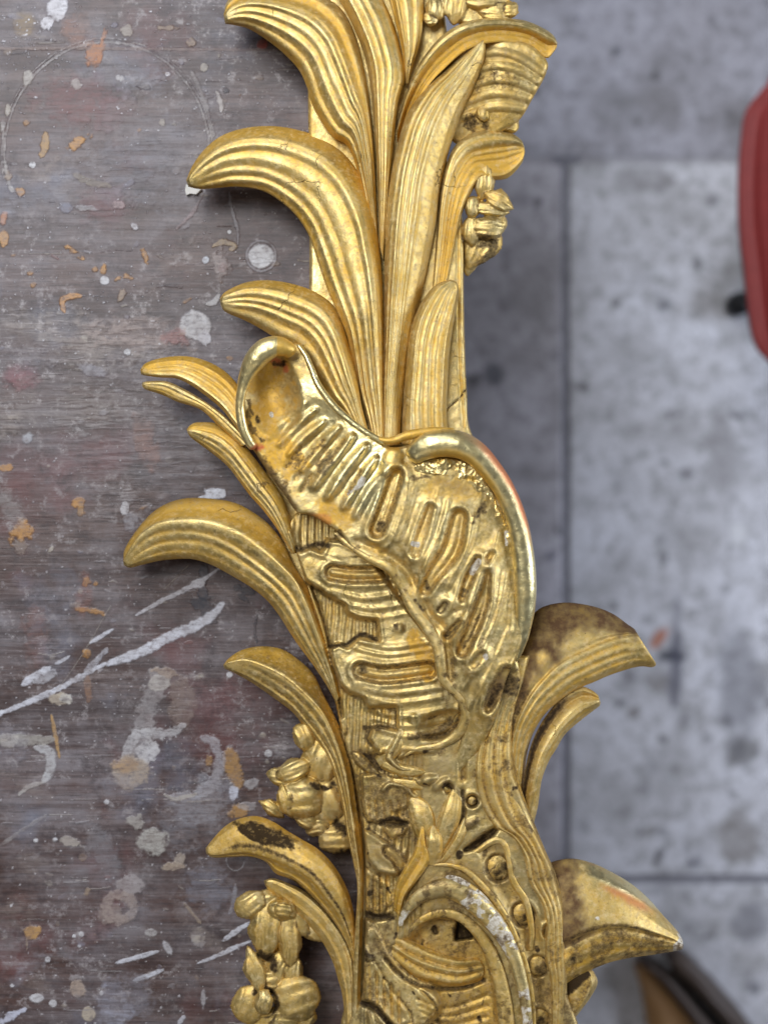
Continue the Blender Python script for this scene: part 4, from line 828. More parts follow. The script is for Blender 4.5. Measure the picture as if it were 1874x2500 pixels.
# concentric horizontal ribs over that lobe
for k, (yy, a_, w_) in enumerate(((1392 - 34, 5, 8), (1452, 6, 9), (1478, 5, 8), (1500, 4, 7), (1572, 7, 10), (1590, 5, 7), (1684, 7, 10), (1708, 5, 8), (1740, 6, 9), (1765, 4, 7), (1790, 5, 8))):
    x0 = np.interp(yy, [1330, 1450, 1560, 1650, 1700, 1800], [740, 810, 880, 830, 880, 930]); x1 = np.interp(yy, [1330, 1450, 1560, 1650, 1800], [930, 985, 1050, 1070, 1090])
    lo.ridge([(x0, yy - 10), (x0 + 40, yy + 2), ((x0 + x1) / 2, yy + 8), (x1, yy - 6)], w_, a_)
lo.slot([(812, 1398), (860, 1404), (930, 1402)], 21, 16, 7, 7, .45, .3, 12)
lo.slot([(880, 1638), (940, 1648), (1046, 1636)], 22, 16, 7, 7, .5, .3, 10)
lo.blob(973, 1534, 14, 13, 7); lo.paint('D', [(966, 1528), (967, 1531)], 9, .9); lo.paint('D', [(884, 1628), (886, 1640)], 13, .8)
lo.blob(1010, 1755, 14, 12, 8); lo.paint('O', [(1010, 1560), (1040, 1600), (1050, 1640)], 26, .9)
lo.groove([(866, 1436), (900, 1480), (925, 1510)], 2, 3, .4); lo.groove([(880, 1434), (915, 1478), (940, 1505)], 2, 3, .4)
lo.paint('D', [(720, 1345), (770, 1330), (798, 1332)], 12, .9); lo.paint('D', [(806, 1577), (845, 1572), (880, 1550), (918, 1560)], 9, 1.0, .4)
lo.paint('D', [(890, 1776), (960, 1776)], 9, .8); lo.paint('D', [(870, 1850), (900, 1860), (930, 1868)], 24, .9); lo.paint('BR', [(860, 1830), (920, 1860)], 28, .5)
# hollow scoop closing the shell bottom
lo.blob(1075, 1770, 60, 34, -30, -.35); lo.tube([(1010, 1824), (975, 1846)], [7, 6], [40, 36])
lo.groove([(1115, 1770), (1080, 1795), (1030, 1802)], 9, 8, .8, .5)
lo.paint('D', [(1000, 1800), (1060, 1790), (1100, 1760)], 12, .7); lo.paint('BR', [(1000, 1860), (1040, 1880), (1080, 1860)], 40, .45)
lo.tube([(975, 1788), (962, 1820), (950, 1850), (976, 1876), (1010, 1880)], [4, 7, 9, 6, 3], [58, 56, 50, 46, 44])
# small broken ornament under the scoop
for q in ((935, 1850, 20, 13, 12, .6), (960, 1895, 26, 12, 12, -.4), (905, 1830, 16, 10, 10, .8), (1000, 1900, 24, 10, 10, .2), (1040, 1905, 30, 12, 14, -.3), (1075, 1915, 26, 11, 12, -.7)):
    lo.blob(*q)
# smooth flowing stems right of the scoop, running down to the pearls
lo.groove([(1150, 1790), (1130, 1850), (1128, 1900)], 12, 10, .4, .3)
# stepped flame panels on the left
lobe([(880, 1890), (920, 1885), (960, 1900), (996, 1930), (1000, 1975), (960, 1985), (990, 1996), (1010, 2000), (990, 2040), (955, 2050), (925, 2010), (898, 2005), (884, 1980)], 26, .1, 6, dome=4)
for xx in (898, 915, 934, 952, 972): lo.groove([(xx, 1955), (xx + 4, 1998)], 5, 6, .1, .6)
lo.tube([(935, 1928), (950, 1915), (985, 1920), (1010, 1945)], 5, 36, burn=.3)
lobe([(882, 2020), (905, 2030), (950, 2060), (985, 2085), (1000, 2120), (960, 2140), (920, 2130), (896, 2100), (884, 2060)], 34, .1, 7, dome=6)
lo.slot([(948, 2078), (968, 2094), (978, 2112)], 16, 9, 6, 5, .6, .4, 9)
lobe([(886, 2110), (910, 2130), (950, 2155), (960, 2200), (940, 2232), (888, 2226)], 20, .15, 6, dome=2)
for xx in (898, 914, 930, 946): lo.groove([(xx, 2140), (xx, 2225)], 5, 8, .1, .6)
lo.paint('D', [(892, 2228), (930, 2236), (955, 2240)], 12, 1.0, .4); lo.paint('D', [(930, 2005), (965, 1998), (992, 2016)], 10, 1.0, .4)
lo.groove([(930, 2010), (962, 2012), (992, 2010)], 10, 14, .9); lo.groove([(892, 2234), (925, 2240), (950, 2236)], 10, 16, 1.0)
lobe([(886, 2236), (915, 2250), (935, 2290), (950, 2330), (1010, 2400), (1060, 2450), (1090, 2560), (1000, 2560), (985, 2480), (960, 2440), (930, 2400), (905, 2350), (888, 2300)], 30, .05, 7, dome=8)
lo.tube([(888, 2310), (905, 2350), (935, 2400), (975, 2450), (998, 2480)], 5, 42, burn=.3)
lobe([(890, 2350), (915, 2342), (935, 2380), (960, 2420), (1000, 2470), (1006, 2500), (960, 2510), (925, 2470), (888, 2440)], 28, .1, 6, dome=2)
for k in range(5): lo.groove([(900 + k * 18, 2356 + k * 16), (902 + k * 18, 2440 + k * 14)], 5, 8, .1, .6)
lo.groove([(884, 2448), (915, 2460), (950, 2500), (975, 2530)], 10, 18, 1.1); lo.paint('D', [(892, 2330), (912, 2338)], 12, .9)
for q in ((905, 2280, 14, 16, 5, 0), (880 + 50, 2470, 14, 40, 12, -.3), (905, 2490, 10, 30, 10, -.2)): lo.blob(*q)
# big oval cavity with the tongue inside
cav = [(1000, 2275), (1030, 2242), (1080, 2226), (1132, 2236), (1176, 2277), (1206, 2333), (1222, 2415), (1228, 2500), (1230, 2560), (1010, 2560), (1060, 2450), (1000, 2390), (950, 2320)]
sl = lo.window(cav, 4); sdv = sdist(lo.X[sl], lo.Y[sl], spline(cav, 160, closed=True)[:-1])
lo.Z[sl] -= 40 * sstep(-2, 26, sdv); lo.O[sl] = np.maximum(lo.O[sl], .5 * sstep(0, 20, sdv)); lo.D[sl] = np.maximum(lo.D[sl], .2 * sstep(0, 20, sdv))
# square hole and pit
lo.Z[lo.window([(1112, 2240), (1160, 2294)], 0)] -= 0
hole = [(1114, 2244), (1142, 2262), (1158, 2290), (1108, 2298)]; sl = lo.window(hole, 4); sdv = sdist(lo.X[sl], lo.Y[sl], hole)
lo.Z[sl] -= 40 * sstep(0, 5, sdv); lo.D[sl] = np.maximum(lo.D[sl], 1.3 * sstep(-1, 4, sdv)); lo.blob(1062, 2272, 9, 11, -10); lo.paint('D', [(1060, 2268), (1063, 2276)], 9, 1.1)
lo.groove([(940, 2340), (990, 2390), (1060, 2412), (1130, 2410), (1180, 2392)], 8, 12, .8, .3)
for k in range(4): lo.groove([(1020 + k * 6, 2440 + k * 16), (1090, 2462 + k * 20), (1190, 2430 + k * 26)], 7, 5, .1, .3)
# rim around the cavity: gold bead, then bare gesso ridge
lo.groove([(1240, 2278), (1262, 2330), (1276, 2400)], 4, 5, .7); lo.groove([(1140, 2250), (1196, 2300), (1226, 2380), (1238, 2470)], 5, 6, .5, .4)
# pearl channel border: wavy fillets either side
lo.groove([(1190, 2070), (1215, 2110), (1232, 2160), (1262, 2210), (1290, 2260), (1298, 2320), (1318, 2400), (1326, 2540)], 30, 16, .12, .25, 1.0)
lo.groove([(1134, 2075), (1160, 2062), (1190, 2040), (1208, 2026)], [6, 14, 14, 8], 22, 1.2, .3, .8); lo.groove([(1222, 2020), (1240, 2026), (1254, 2040)], 6, 10, 1.0)
lo.blob(1150, 2010, 24, 12, 8, -.6); lo.paint('D', [(1140, 2020), (1160, 2005)], 12, .7); lo.groove([(1128, 1930), (1132, 1980), (1124, 2010)], 6, 12, .9); lo.paint('D', [(1088, 1920), (1100, 1928)], 14, 1.1, .5); lo.blob(1094, 1924, 12, 16, -16)
lo.groove([(1052, 2035), (1056, 2060)], 5, 10, 1.0); lo.groove([(1046, 2080), (1052, 2110)], 3, 5, .3)
for x_, y_, r_, g_ in ((1215, 2120, 32, 15), (1275, 2233, 29, 9), (1311, 2359, 25, 7), (1314, 2487, 24, 9), (1152, 1956, 15, 5), (1340, 2275, 16, 4)):
    lo.blob(x_, y_, r_ + 14, r_ + 14, 8, pw=.8); lo.blob(x_, y_, r_ + 2, r_ * 1.05 + 2, -26, pw=.5); lo.paint('D', [(x_, y_), (x_ + 1, y_ + 2)], r_ * 1.25, 1.2, .25)
lo.paint('D', [(1100, 1600), (1098, 1690), (1090, 1720)], 8, .5); lo.paint('BR', [(1240, 1680), (1200, 1690)], 40, .45, 1); lo.paint('D', [(1235, 1665), (1270, 1690)], 30, .7, 1.6, 6)
lo.paint('D', [(890, 1960), (960, 2010), (1010, 2040)], 26, .45, 1.6, 7); lo.paint('O', [(890, 1900), (1000, 2200), (1150, 2250)], 60, .15)
lo.D = np.maximum(lo.D, .42 * sstep(.50, .68, fbm(X, Y, 70, 4, 31)) * sstep(1750, 1950, Y))
rngd = np.random.RandomState(9)
for k in range(70):
    x_, y_ = rngd.uniform(800, 1360), rngd.uniform(1720, 2500); a_ = rngd.uniform(0, 3.14); l_ = rngd.uniform(2, 16)
    lo.paint('D', [(x_, y_), (x_ + l_ * math.cos(a_), y_ + l_ * math.sin(a_))], rngd.uniform(2.5, 8), rngd.uniform(.6, 1.1), .9, k)
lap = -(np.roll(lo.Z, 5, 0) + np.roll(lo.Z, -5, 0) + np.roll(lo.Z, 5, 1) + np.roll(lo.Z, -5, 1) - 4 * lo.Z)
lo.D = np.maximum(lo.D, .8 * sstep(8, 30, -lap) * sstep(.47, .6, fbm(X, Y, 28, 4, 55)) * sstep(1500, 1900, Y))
lo.BR = np.maximum(lo.BR, .36 * sstep(1650, 1850, Y) * sstep(.35, .6, fbm(X, Y, 80, 3, 56)))
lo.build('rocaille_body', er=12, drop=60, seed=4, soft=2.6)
for i, (x_, y_, r_, z_) in enumerate(((1215, 2118, 30, 19), (1276, 2232, 28, 15), (1312, 2358, 25, 10), (1315, 2486, 24, 8), (1152, 1955, 11, 38), (1340, 2275, 9, 16))):
    rel = Relief([(x_ + r_ * math.cos(a), y_ + r_ * 1.05 * math.sin(a)) for a in np.linspace(0, 6.283, 13)[:-1]], 2.0, n=48)
    rel.Z[:] = z_; rel.blob(x_, y_, r_ * 1.1, r_ * 1.1, r_ * .34); rel.D[:] = .22; rel.O[:] = .3; rel.paint('D', [(x_, y_ + r_ * .5), (x_ + r_ * .6, y_)], r_ * .6, .8); rel.paint('D', [(x_ + 1, y_ + r_ * .9), (x_ + 6, y_ + r_ * .8)], r_ * .5, .8)
    rel.build('pearl', er=3, drop=14, seed=i, rough=2)

# --- the big shell
shell = [(640, 862), (690, 850), (720, 838), (740, 850), (757, 880), (776, 938), (812, 986), (858, 1026), (901, 1056), (931, 1080), (960, 1092), (1000, 1085), (1040, 1068), (1100, 1060), (1160, 1085), (1210, 1130), (1250, 1185), (1276, 1260),
         (1288, 1350), (1288, 1450), (1280, 1540), (1262, 1600), (1235, 1660), (1215, 1735), (1190, 1795), (1155, 1855), (1100, 1905), (1050, 1930), (1060, 1900), (1105, 1850), (1128, 1790), (1136, 1745), (1124, 1706), (1100, 1684), (1074, 1655), (1072, 1622), (1069, 1579), (1039, 1531), (1003, 1482), (979, 1434), (949, 1390),
         (901, 1368), (858, 1338), (822, 1298), (762, 1259), (726, 1251), (695, 1209), (659, 1161), (626, 1110), (592, 1058), (582, 1004), (588, 950), (604, 905)]
sh = Relief(shell, 2.1, n=460); X, Y = sh.X, sh.Y
# coordinates along/across: upper wing axis runs from (650,900) to (1000,1250); lower wing hangs from the knot
dedge = sh.sd
sh.Z = 58 + 34 * sstep(560, 1000, X) + 16 * sstep(20, 90, dedge) * sstep(850, 1050, X)
# scoop of the upper left wing
def bowl(cx, cy, rx, ry, h, rot): sh.blob(cx, cy, rx, ry, -h, rot, pw=1.1)
bowl(665, 960, 70, 120, 44, -.25); bowl(760, 1060, 90, 90, 16, -.6)
# ribs of the upper wing (short cross flutes)
for k, (x0, y0, x1, y1, r_, h_) in enumerate(((655, 1068, 745, 985, 9, 7), (680, 1085, 770, 1000, 9, 12), (705, 1110, 790, 1030, 11, 15), (735, 1150, 826, 1044, 12, 16), (765, 1190, 858, 1066, 13, 17), (800, 1215, 890, 1090, 13, 17), (838, 1240, 916, 1120, 12, 16), (866, 1262, 936, 1150, 11, 12))):
    sh.ridge([(x0, y0), ((x0 + x1) / 2 - 3, (y0 + y1) / 2 - 3), (x1, y1)], [r_ * .8, r_ * 1.5, r_ * 1.6, r_ * .9], h_ * .95, 1.5)
for p_ in ([(722, 1170), (752, 1120), (790, 1075)], [(736, 1200), (760, 1160)], [(800, 1130), (840, 1075)], [(850, 1205), (880, 1150)], [(700, 1140), (735, 1090)]):
    sh.groove(p_, 7, 7, .62, .5)
sh.paint('D', [(792, 1090), (800, 1115), (785, 1145)], 16, .75, 1.3, 3); sh.paint('D', [(720, 1140), (735, 1110)], 10, .6, 1.2, 4); sh.paint('W', [(860, 1200), (880, 1180)], 12, .75, 1.2, 5)
sh.paint('W', [(662, 1010), (663, 1014)], 7, 1, .4); sh.paint('D', [(628, 1020), (630, 1030)], 9, 1.1, .8)
sh.paint('D', [(610, 985), (612, 1040), (640, 1075)], 10, .8, 1.4, 6); sh.paint('R', [(672, 880), (690, 890), (700, 905)], 12, .9, 1.2, 7); sh.paint('D', [(676, 892), (694, 886)], 11, 1.0, 1.2, 8)
sh.paint('O', [(640, 900), (660, 980), (640, 1040), (700, 1120)], 60, .85, .6); sh.paint('BU', [(880, 1070), (930, 1130), (900, 1200)], 60, .75, .6); sh.paint('BU', [(740, 960), (840, 1060), (820, 1180)], 50, .55, .6)
sh.paint('O', [(800, 1245), (840, 1262)], 34, .8); sh.paint('R', [(765, 1262), (800, 1272)], 16, .45, 1)
# brown worn rim on the lower left of the wing
sh.tube([(612, 1100), (640, 1130), (668, 1172), (700, 1215), (735, 1250), (770, 1262), (825, 1300)], [10, 12, 13, 12, 10, 8], [44, 46, 46, 48, 52, 56]); sh.paint('BR', [(625, 1112), (659, 1155), (695, 1205), (720, 1235)], 15, .8, .5); sh.paint('D', [(640, 1125), (690, 1190), (720, 1235)], 14, .5, 1.4, 9)
sh.paint('R', [(626, 1095), (640, 1092)], 11, 1, .6)
# S-curve raised edge
0 and sh.tube([(825, 1300), (860, 1336), (905, 1366), (950, 1386), (980, 1430), (1004, 1480), (1040, 1528), (1072, 1576), (1078, 1625), (1080, 1655), (1106, 1684), (1130, 1710), (1134, 1745)], [8, 9, 12, 15, 14, 14, 15, 16, 15, 13, 12, 10], [62, 66, 72, 76, 78, 80, 82, 84, 84, 80, 74, 66])
sh.groove([(870, 1322), (930, 1346), (985, 1385), (1020, 1440), (1050, 1500), (1085, 1540), (1095, 1600), (1098, 1660)], 13, 9, .22, .3)
for p_, r_, v_ in (([(1015, 1465), (1030, 1490)], 10, 1.0), ([(1088, 1552), (1116, 1530)], 6, .9), ([(828, 1300), (835, 1318)], 9, .9), ([(866, 1340), (872, 1336)], 8, .8), ([(1104, 1610), (1100, 1680)], 14, .6)): sh.paint('D', p_, r_, v_, .9, 10)
# flutes of the lower wing : long slots fanning down
F_ = [([(968, 1158), (948, 1220), (920, 1294)], [15, 17, 18], 20, .5), ([(1050, 1240), (1030, 1300), (1012, 1350)], [9, 12, 10], 9, .2), ([(1120, 1262), (1100, 1340), (1060, 1400), (1038, 1440)], [18, 22, 20, 12], 15, .3),
      ([(1166, 1362), (1140, 1420), (1126, 1462)], [5, 10, 7], 10, .5), ([(1190, 1400), (1176, 1470), (1150, 1540), (1128, 1590)], [6, 16, 17, 13], 15, .55), ([(1236, 1640), (1215, 1680), (1190, 1730)], [12, 18, 10], 14, .7),
      ([(1200, 1352), (1190, 1366)], [6, 7], 6, .5), ([(1086, 1476), (1074, 1490)], [6, 7], 7, .8), ([(1120, 1520), (1092, 1552)], [5, 8], 8, .7), ([(1175, 1600), (1156, 1625)], [8, 8], 6, .5)]
for p_, r_, dp, dr in F_: sh.slot(p_, [q * 1.12 for q in r_], dp * 1.1, 9, 9, dr, .3, dp * .35)
for p_, r_, h_ in (([(1000, 1170), (985, 1240), (955, 1320), (925, 1345)], [6, 8, 8, 5], 10), ([(1070, 1195), (1045, 1280), (1000, 1370)], 7, 7), ([(1095, 1220), (1070, 1300), (1030, 1390)], 6, 8), ([(1160, 1260), (1140, 1340), (1095, 1430)], 8, 9), ([(1215, 1300), (1195, 1380), (1150, 1480), (1105, 1560)], 8, 8),
                   ([(1235, 1400), (1215, 1500), (1170, 1600), (1130, 1680)], 9, 9), ([(1010, 1190), (990, 1270), (970, 1320)], 7, 7), ([(1240, 1540), (1215, 1600), (1170, 1680), (1140, 1730)], 8, 7), ([(1250, 1450), (1245, 1540)], 6, 5)): sh.ridge(p_, r_, h_, .9)
for p_, r_, v_ in (([(925, 1280), (930, 1292)], 14, .9), ([(1040, 1420), (1046, 1436)], 10, 1.0), ([(1128, 1456), (1132, 1440)], 8, 1.0), ([(1170, 1500), (1150, 1550), (1130, 1575)], 9, .8), ([(1215, 1680), (1196, 1715)], 14, 1.0), ([(1180, 1560), (1170, 1580)], 9, .8)): sh.paint('D', p_, r_, v_, .8, 12)
sh.paint('BR', [(1225, 1660), (1195, 1720)], 22, .8); sh.paint('W', [(1168, 1370), (1152, 1396)], 9, 1.0, .5); sh.paint('W', [(1008, 1326), (1020, 1330)], 8, .8, .7); sh.paint('W', [(1184, 1602), (1186, 1606)], 7, .9, .5); sh.paint('W', [(1235, 1300), (1236, 1330)], 6, .8, .5)
sh.paint('O', [(1060, 1190), (1150, 1200)], 30, .45); sh.paint('BR', [(1070, 1180), (1130, 1190)], 18, .35); sh.D = np.maximum(sh.D * .8, .24 * sstep(.52, .7, fbm(X, Y, 60, 4, 41)) * sstep(1250, 1500, Y))
sh.paint('BU', [(1100, 1262), (1090, 1350)], 20, .3); sh.paint('D', [(1180, 1230), (1165, 1262)], 15, .7, 1.2, 14)
# knot where the rims meet
sh.blob(955, 1128, 26, 40, 14, .4); sh.paint('O', [(955, 1100), (965, 1140)], 20, .8); sh.paint('D', [(1010, 1168), (1050, 1165)], 12, .7, 1, 15)
sh.Z -= 55 * sstep(1640, 1900, Y); sh.build('shell', er=11, drop=70, seed=8, rough=1.6, soft=4.2)

# freshly gilded rims
def rim(name, pts, r, z, burn=.78, flat=1.0, paintf=None, seed=0, nu=170, nv=26, label=None):
    """round bead following a 3D path; r = list of half widths along it"""
    q = spline([(*p_, zz) for p_, zz in zip(pts, z)], nu); rr = np.interp(np.linspace(0, 1, nu), np.linspace(0, 1, len(r)), r)
    e_ = np.clip(1 - np.minimum(np.arange(nu), np.arange(nu)[::-1]) / 5.0, 0, 1); rr = rr * np.sqrt(np.clip(1 - e_ ** 2, .02, 1))
    T = np.gradient(q[:, :2], axis=0); T /= np.hypot(T[:, 0], T[:, 1])[:, None] + 1e-9
    a = np.linspace(0, 2 * np.pi, nv, endpoint=False)[None, :]
    ox = np.cos(a) * rr[:, None]; oz = np.sin(a) * rr[:, None] * flat
    X = q[:, :1] - T[:, 1:] * ox; Y = q[:, 1:2] + T[:, :1] * ox; Z = q[:, 2:3] + oz
    Z = Z + (fbm(X, Y, 22, 3, seed) - .5) * 2.4
    d = dict(X=X, Y=Y, u=np.linspace(0, 1, nu)[:, None] + 0 * X, a=a + 0 * X, O=np.zeros_like(X) + .02, D=np.zeros_like(X), BU=np.full_like(X, burn), W=np.zeros_like(X), R=np.zeros_like(X), BR=np.zeros_like(X))
    if paintf: paintf(d)
    idx = np.arange(nu * nv).reshape(nu, nv); nx = np.roll(idx, -1, 1)
    F = np.stack([idx[:-1], nx[:-1], nx[1:], idx[1:]], -1).reshape(-1, 4); caps = [idx[0][::-1][None], idx[-1][None]]
    wv = np.stack(W(X, Y, Z), -1).reshape(-1, 3); cl = lambda k: np.clip(d[k], 0, 1).reshape(-1)
    o = mesh_np(name, wv, [F, caps[0], caps[1]], GOLD, CARV, {'wear': np.stack([cl('D'), cl('O'), cl('BU')], -1), 'patch': np.stack([cl('W'), cl('R'), cl('BR')], -1)})
    fix_normals(o)
    if label: o['label'] = label
def rp1(d): pipe(d, 'O', .9 * sstep(-.2, .6, -np.cos(d['a']) * 0 + (d['u'] < .14) * 1.0)); pipe(d, 'R', .9 * sstep(.96, .99, d['u']))
rim('rim', [(716, 868), (700, 852), (670, 846), (638, 862), (612, 896), (594, 940), (586, 990), (592, 1040), (606, 1074), (622, 1096)], [16, 24, 29, 27, 19, 13, 11, 12, 12, 11], [96, 104, 106, 104, 100, 94, 88, 82, 76, 70], paintf=rp1, seed=3, label='freshly gilded curled rim at the left of the shell')
rim('rim', [(726, 840), (746, 868), (760, 900), (778, 942), (814, 990), (858, 1030), (902, 1060), (940, 1082)], [5, 7, 8, 9, 9, 8, 8, 6], [84, 92, 96, 98, 98, 98, 98, 98], burn=.8, seed=4)
rim('rim', [(905, 1066), (950, 1076), (1000, 1062), (1060, 1052), (1110, 1054)], [5, 9, 12, 10, 8], [96, 100, 104, 104, 100], burn=.3, seed=5, paintf=lambda d: pipe(d, 'O', .9))
def rp2(d):
    n = fbm(d['X'], d['Y'], 20, 3, 4)
    pipe(d, 'R', .85 * sstep(.25, .7, np.cos(d['a'] - np.pi)) * sstep(.16, .28, d['u']) * (1 - sstep(.5, .66, d['u']))); pipe(d, 'O', 1.0 * sstep(.1, .7, np.cos(d['a'] ) ) * (1 - sstep(.40, .5, d['u'])) * sstep(.04, .1, d['u']))
    pipe(d, 'R', .85 * sstep(.45, .85, -np.cos(d['a'])) * 0)
rim('rim', [(1000, 1124), (1024, 1100), (1062, 1084), (1112, 1084), (1156, 1104), (1196, 1146), (1232, 1200), (1262, 1275), (1278, 1370), (1282, 1460), (1276, 1530), (1268, 1580), (1259, 1616)],
    [22, 33, 34, 31, 28, 26, 25, 26, 27, 27, 24, 17, 4], [108, 120, 126, 128, 126, 120, 112, 102, 94, 86, 78, 72, 64], flat=.85, paintf=rp2, seed=6, nu=240, label='freshly gilded sweeping rim at the right of the shell')
# --- raised parts of the lower scrollwork
def rs(d):
    n = fbm(d['X'], d['Y'], 16, 4, 21); pipe(d, 'D', .5 * sstep(.5, .75, n)); d['O'] = np.full_like(d['X'], .25); pipe(d, 'BR', .25 * sstep(.5, .7, n))
rim('shell_edge', [(815, 1300), (860, 1336), (905, 1364), (950, 1386), (980, 1430), (1004, 1480), (1040, 1528), (1068, 1576), (1076, 1625), (1082, 1658), (1106, 1684), (1128, 1712), (1136, 1750), (1116, 1792), (1070, 1820), (1020, 1828), (985, 1846)],
    [5, 8, 11, 14, 13, 12, 14, 16, 16, 14, 12, 12, 12, 12, 9, 6, 3], [64, 74, 80, 84, 84, 86, 88, 90, 90, 86, 80, 74, 66, 56, 50, 46, 40], burn=.1, flat=.75, seed=11, nu=220, paintf=rs)
blade([(1262, 1600), (1225, 1670), (1184, 1745), (1160, 1820), (1150, 1890), (1160, 1960), (1196, 2018), (1240, 2040), (1272, 2090), (1282, 2150), (1318, 2205), (1330, 2260), (1326, 2330), (1342, 2400), (1346, 2560)],
      [(1292, 1600), (1280, 1660), (1262, 1730), (1254, 1800), (1260, 1880), (1280, 1950), (1305, 2013), (1332, 2080), (1356, 2135), (1374, 2210), (1379, 2290), (1382, 2380), (1378, 2440), (1372, 2560)],
      [30, 44, 50, 50, 48, 44, 40, 38, 36, 34], prof=((0, -20), (.1, -4), (.3, 0), (.7, -2), (.9, -10), (1, -30)), nfl=4, famp=9, vfl=(0.0, 1.0), ochre=((0, .3), (1, .35)), dirt=.06, seed=31, thick=60, nu=220, name='stem', valley=.5,
      paintf=lambda d: (pipe(d, 'D', .5 * sstep(.5, .75, fbm(d['X'], d['Y'], 34, 5, 33))), pipe(d, 'BR', .3 * sstep(.4, .6, fbm(d['X'], d['Y'], 60, 3, 34)))))
blade([(1128, 2085), (1160, 2072), (1190, 2050), (1216, 2042), (1240, 2062), (1250, 2105), (1262, 2150), (1292, 2200), (1304, 2270), (1300, 2320)], [(1130, 2098), (1164, 2086), (1195, 2066), (1216, 2060), (1228, 2074), (1236, 2110), (1246, 2158), (1276, 2208), (1290, 2275), (1290, 2322)],
      [36, 44, 48, 46, 44, 42, 38, 34], prof=((0, -12), (.5, 0), (1, -12)), nfl=1, famp=0, ochre=((0, .4), (1, .3)), seed=32, thick=30, er=5, name='stem', nv=24)
def gesso(d):
    n = fbm(d['X'], d['Y'], 18, 4, 41); t = d['u']; c = np.sin(d['a'])
    m = np.clip(np.exp(-((t - .04) / .05) ** 2) + sstep(.30, .36, t) * (1 - sstep(.60, .68, t)) + .8 * sstep(.72, .78, t) * (1 - sstep(.95, .99, t)), 0, 1)
    pipe(d, 'W', m * sstep(.15, .6, c) * sstep(.30, .50, n) * .8); pipe(d, 'D', .5 * sstep(.5, .7, fbm(d['X'], d['Y'], 26, 4, 42))); d['O'] = np.full_like(d['X'], .2); pipe(d, 'BR', .35 * sstep(.1, .15, t) * (1 - sstep(.25, .32, t)))
rim('scroll_rim', [(975, 2266), (982, 2240), (996, 2216), (1028, 2186), (1076, 2168), (1122, 2178), (1168, 2212), (1210, 2258), (1245, 2315), (1268, 2380), (1283, 2457), (1292, 2560)], [5, 13, 20, 25, 27, 26, 22, 18, 16, 14, 13, 13], [44, 50, 54, 58, 60, 60, 58, 56, 54, 52, 50, 50],
    burn=.35, flat=.7, seed=12, nu=220, paintf=gesso, label='bare white gesso showing through on the arched rim')
def rb(d):
    d['O'] = np.full_like(d['X'], .45); pipe(d, 'D', .5 * sstep(.55, .66, fbm(d['X'], d['Y'], 20, 4, 43)))
rim('scroll_band', [(994, 2286), (1004, 2268), (1024, 2248), (1068, 2230), (1112, 2234), (1150, 2260), (1184, 2302), (1210, 2358), (1226, 2425), (1236, 2500), (1238, 2560)], [3, 8, 11, 12, 13, 15, 17, 19, 20, 20, 20], [36, 42, 44, 46, 46, 46, 46, 46, 46, 46, 46], burn=.05, flat=.6, seed=13, nu=200, paintf=rb)
rim('scroll_band', [(1086, 2142), (1104, 2144), (1126, 2156), (1152, 2176), (1184, 2200), (1216, 2242), (1246, 2292), (1262, 2340)], [5, 12, 14, 9, 8, 8, 7, 5], [60, 64, 64, 60, 58, 56, 54, 52], burn=.2, flat=.7, seed=14, paintf=lambda d: (pipe(d, 'W', ((d['u'] < .22) + (d['u'] > .3) * (d['u'] < .5)) * sstep(.2, .6, np.sin(d['a'])) * .95), rb(d)))
rim('scroll_band', [(1056, 2112), (1096, 2112), (1136, 2126), (1174, 2160), (1208, 2200), (1240, 2250), (1262, 2300), (1286, 2370), (1300, 2460), (1302, 2560)], [3, 7, 9, 9, 8, 8, 7, 7, 6, 6], [48, 52, 54, 52, 48, 44, 42, 40, 38, 38], burn=.05, flat=.8, seed=15, nu=200, paintf=rb)
blade([(1180, 2354), (1164, 2336), (1120, 2338), (1060, 2320), (1005, 2296), (962, 2282), (934, 2292)], [(1184, 2374), (1172, 2394), (1120, 2408), (1060, 2404), (1005, 2384), (958, 2345), (934, 2306)],
      [8, 22, 26, 26, 26, 24], prof=((0, -22), (.12, -4), (.5, 0), (.88, -4), (1, -22)), nfl=3, famp=10, vfl=(.04, .96), ochre=((0, .5), (.5, .2), (1, .6)), dirt=.08, seed=33, thick=30, er=7, name='tongue_leaf', valley=.6, paintf=lambda d: pipe(d, 'D', .9 * np.exp(-(((d['X'] - 1148) / 9) ** 2 + ((d['Y'] - 2366) / 8) ** 2))))
tl = dict(nfl=2, famp=4, dirt=.04, thick=30, er=5, name='small_leaf', nu=70, nv=40, vfl=(.1, .95), ochre=((0, .3), (.5, .1), (1, .5)))
PB = ((0, -22), (.2, -5), (.5, 0), (.8, -6), (1, -24))
blade([(996, 1954), (998, 1990), (1008, 2030), (1030, 2070), (1044, 2108)], [(1002, 1944), (1042, 1948), (1068, 1985), (1068, 2040), (1062, 2104)], [34, 50, 50, 44, 36], prof=PB, seed=41, **tl)
blade([(1106, 1922), (1086, 1950), (1068, 2000), (1056, 2050), (1048, 2104)], [(1112, 1924), (1127, 1958), (1120, 2010), (1098, 2060), (1072, 2108)], [38, 58, 58, 50, 40], prof=PB, seed=42, **tl)
blade([(1134, 1990), (1122, 2012), (1104, 2050), (1078, 2088), (1060, 2112)], [(1138, 1994), (1138, 2030), (1122, 2066), (1098, 2096), (1074, 2122)], [36, 54, 54, 48, 40], prof=PB, seed=43, **tl)
blade([(1052, 2010), (1040, 2040), (1036, 2074), (1040, 2110)], [(1060, 2012), (1078, 2040), (1080, 2076), (1070, 2116)], [44, 66, 62, 50], prof=PB, seed=44, **tl)
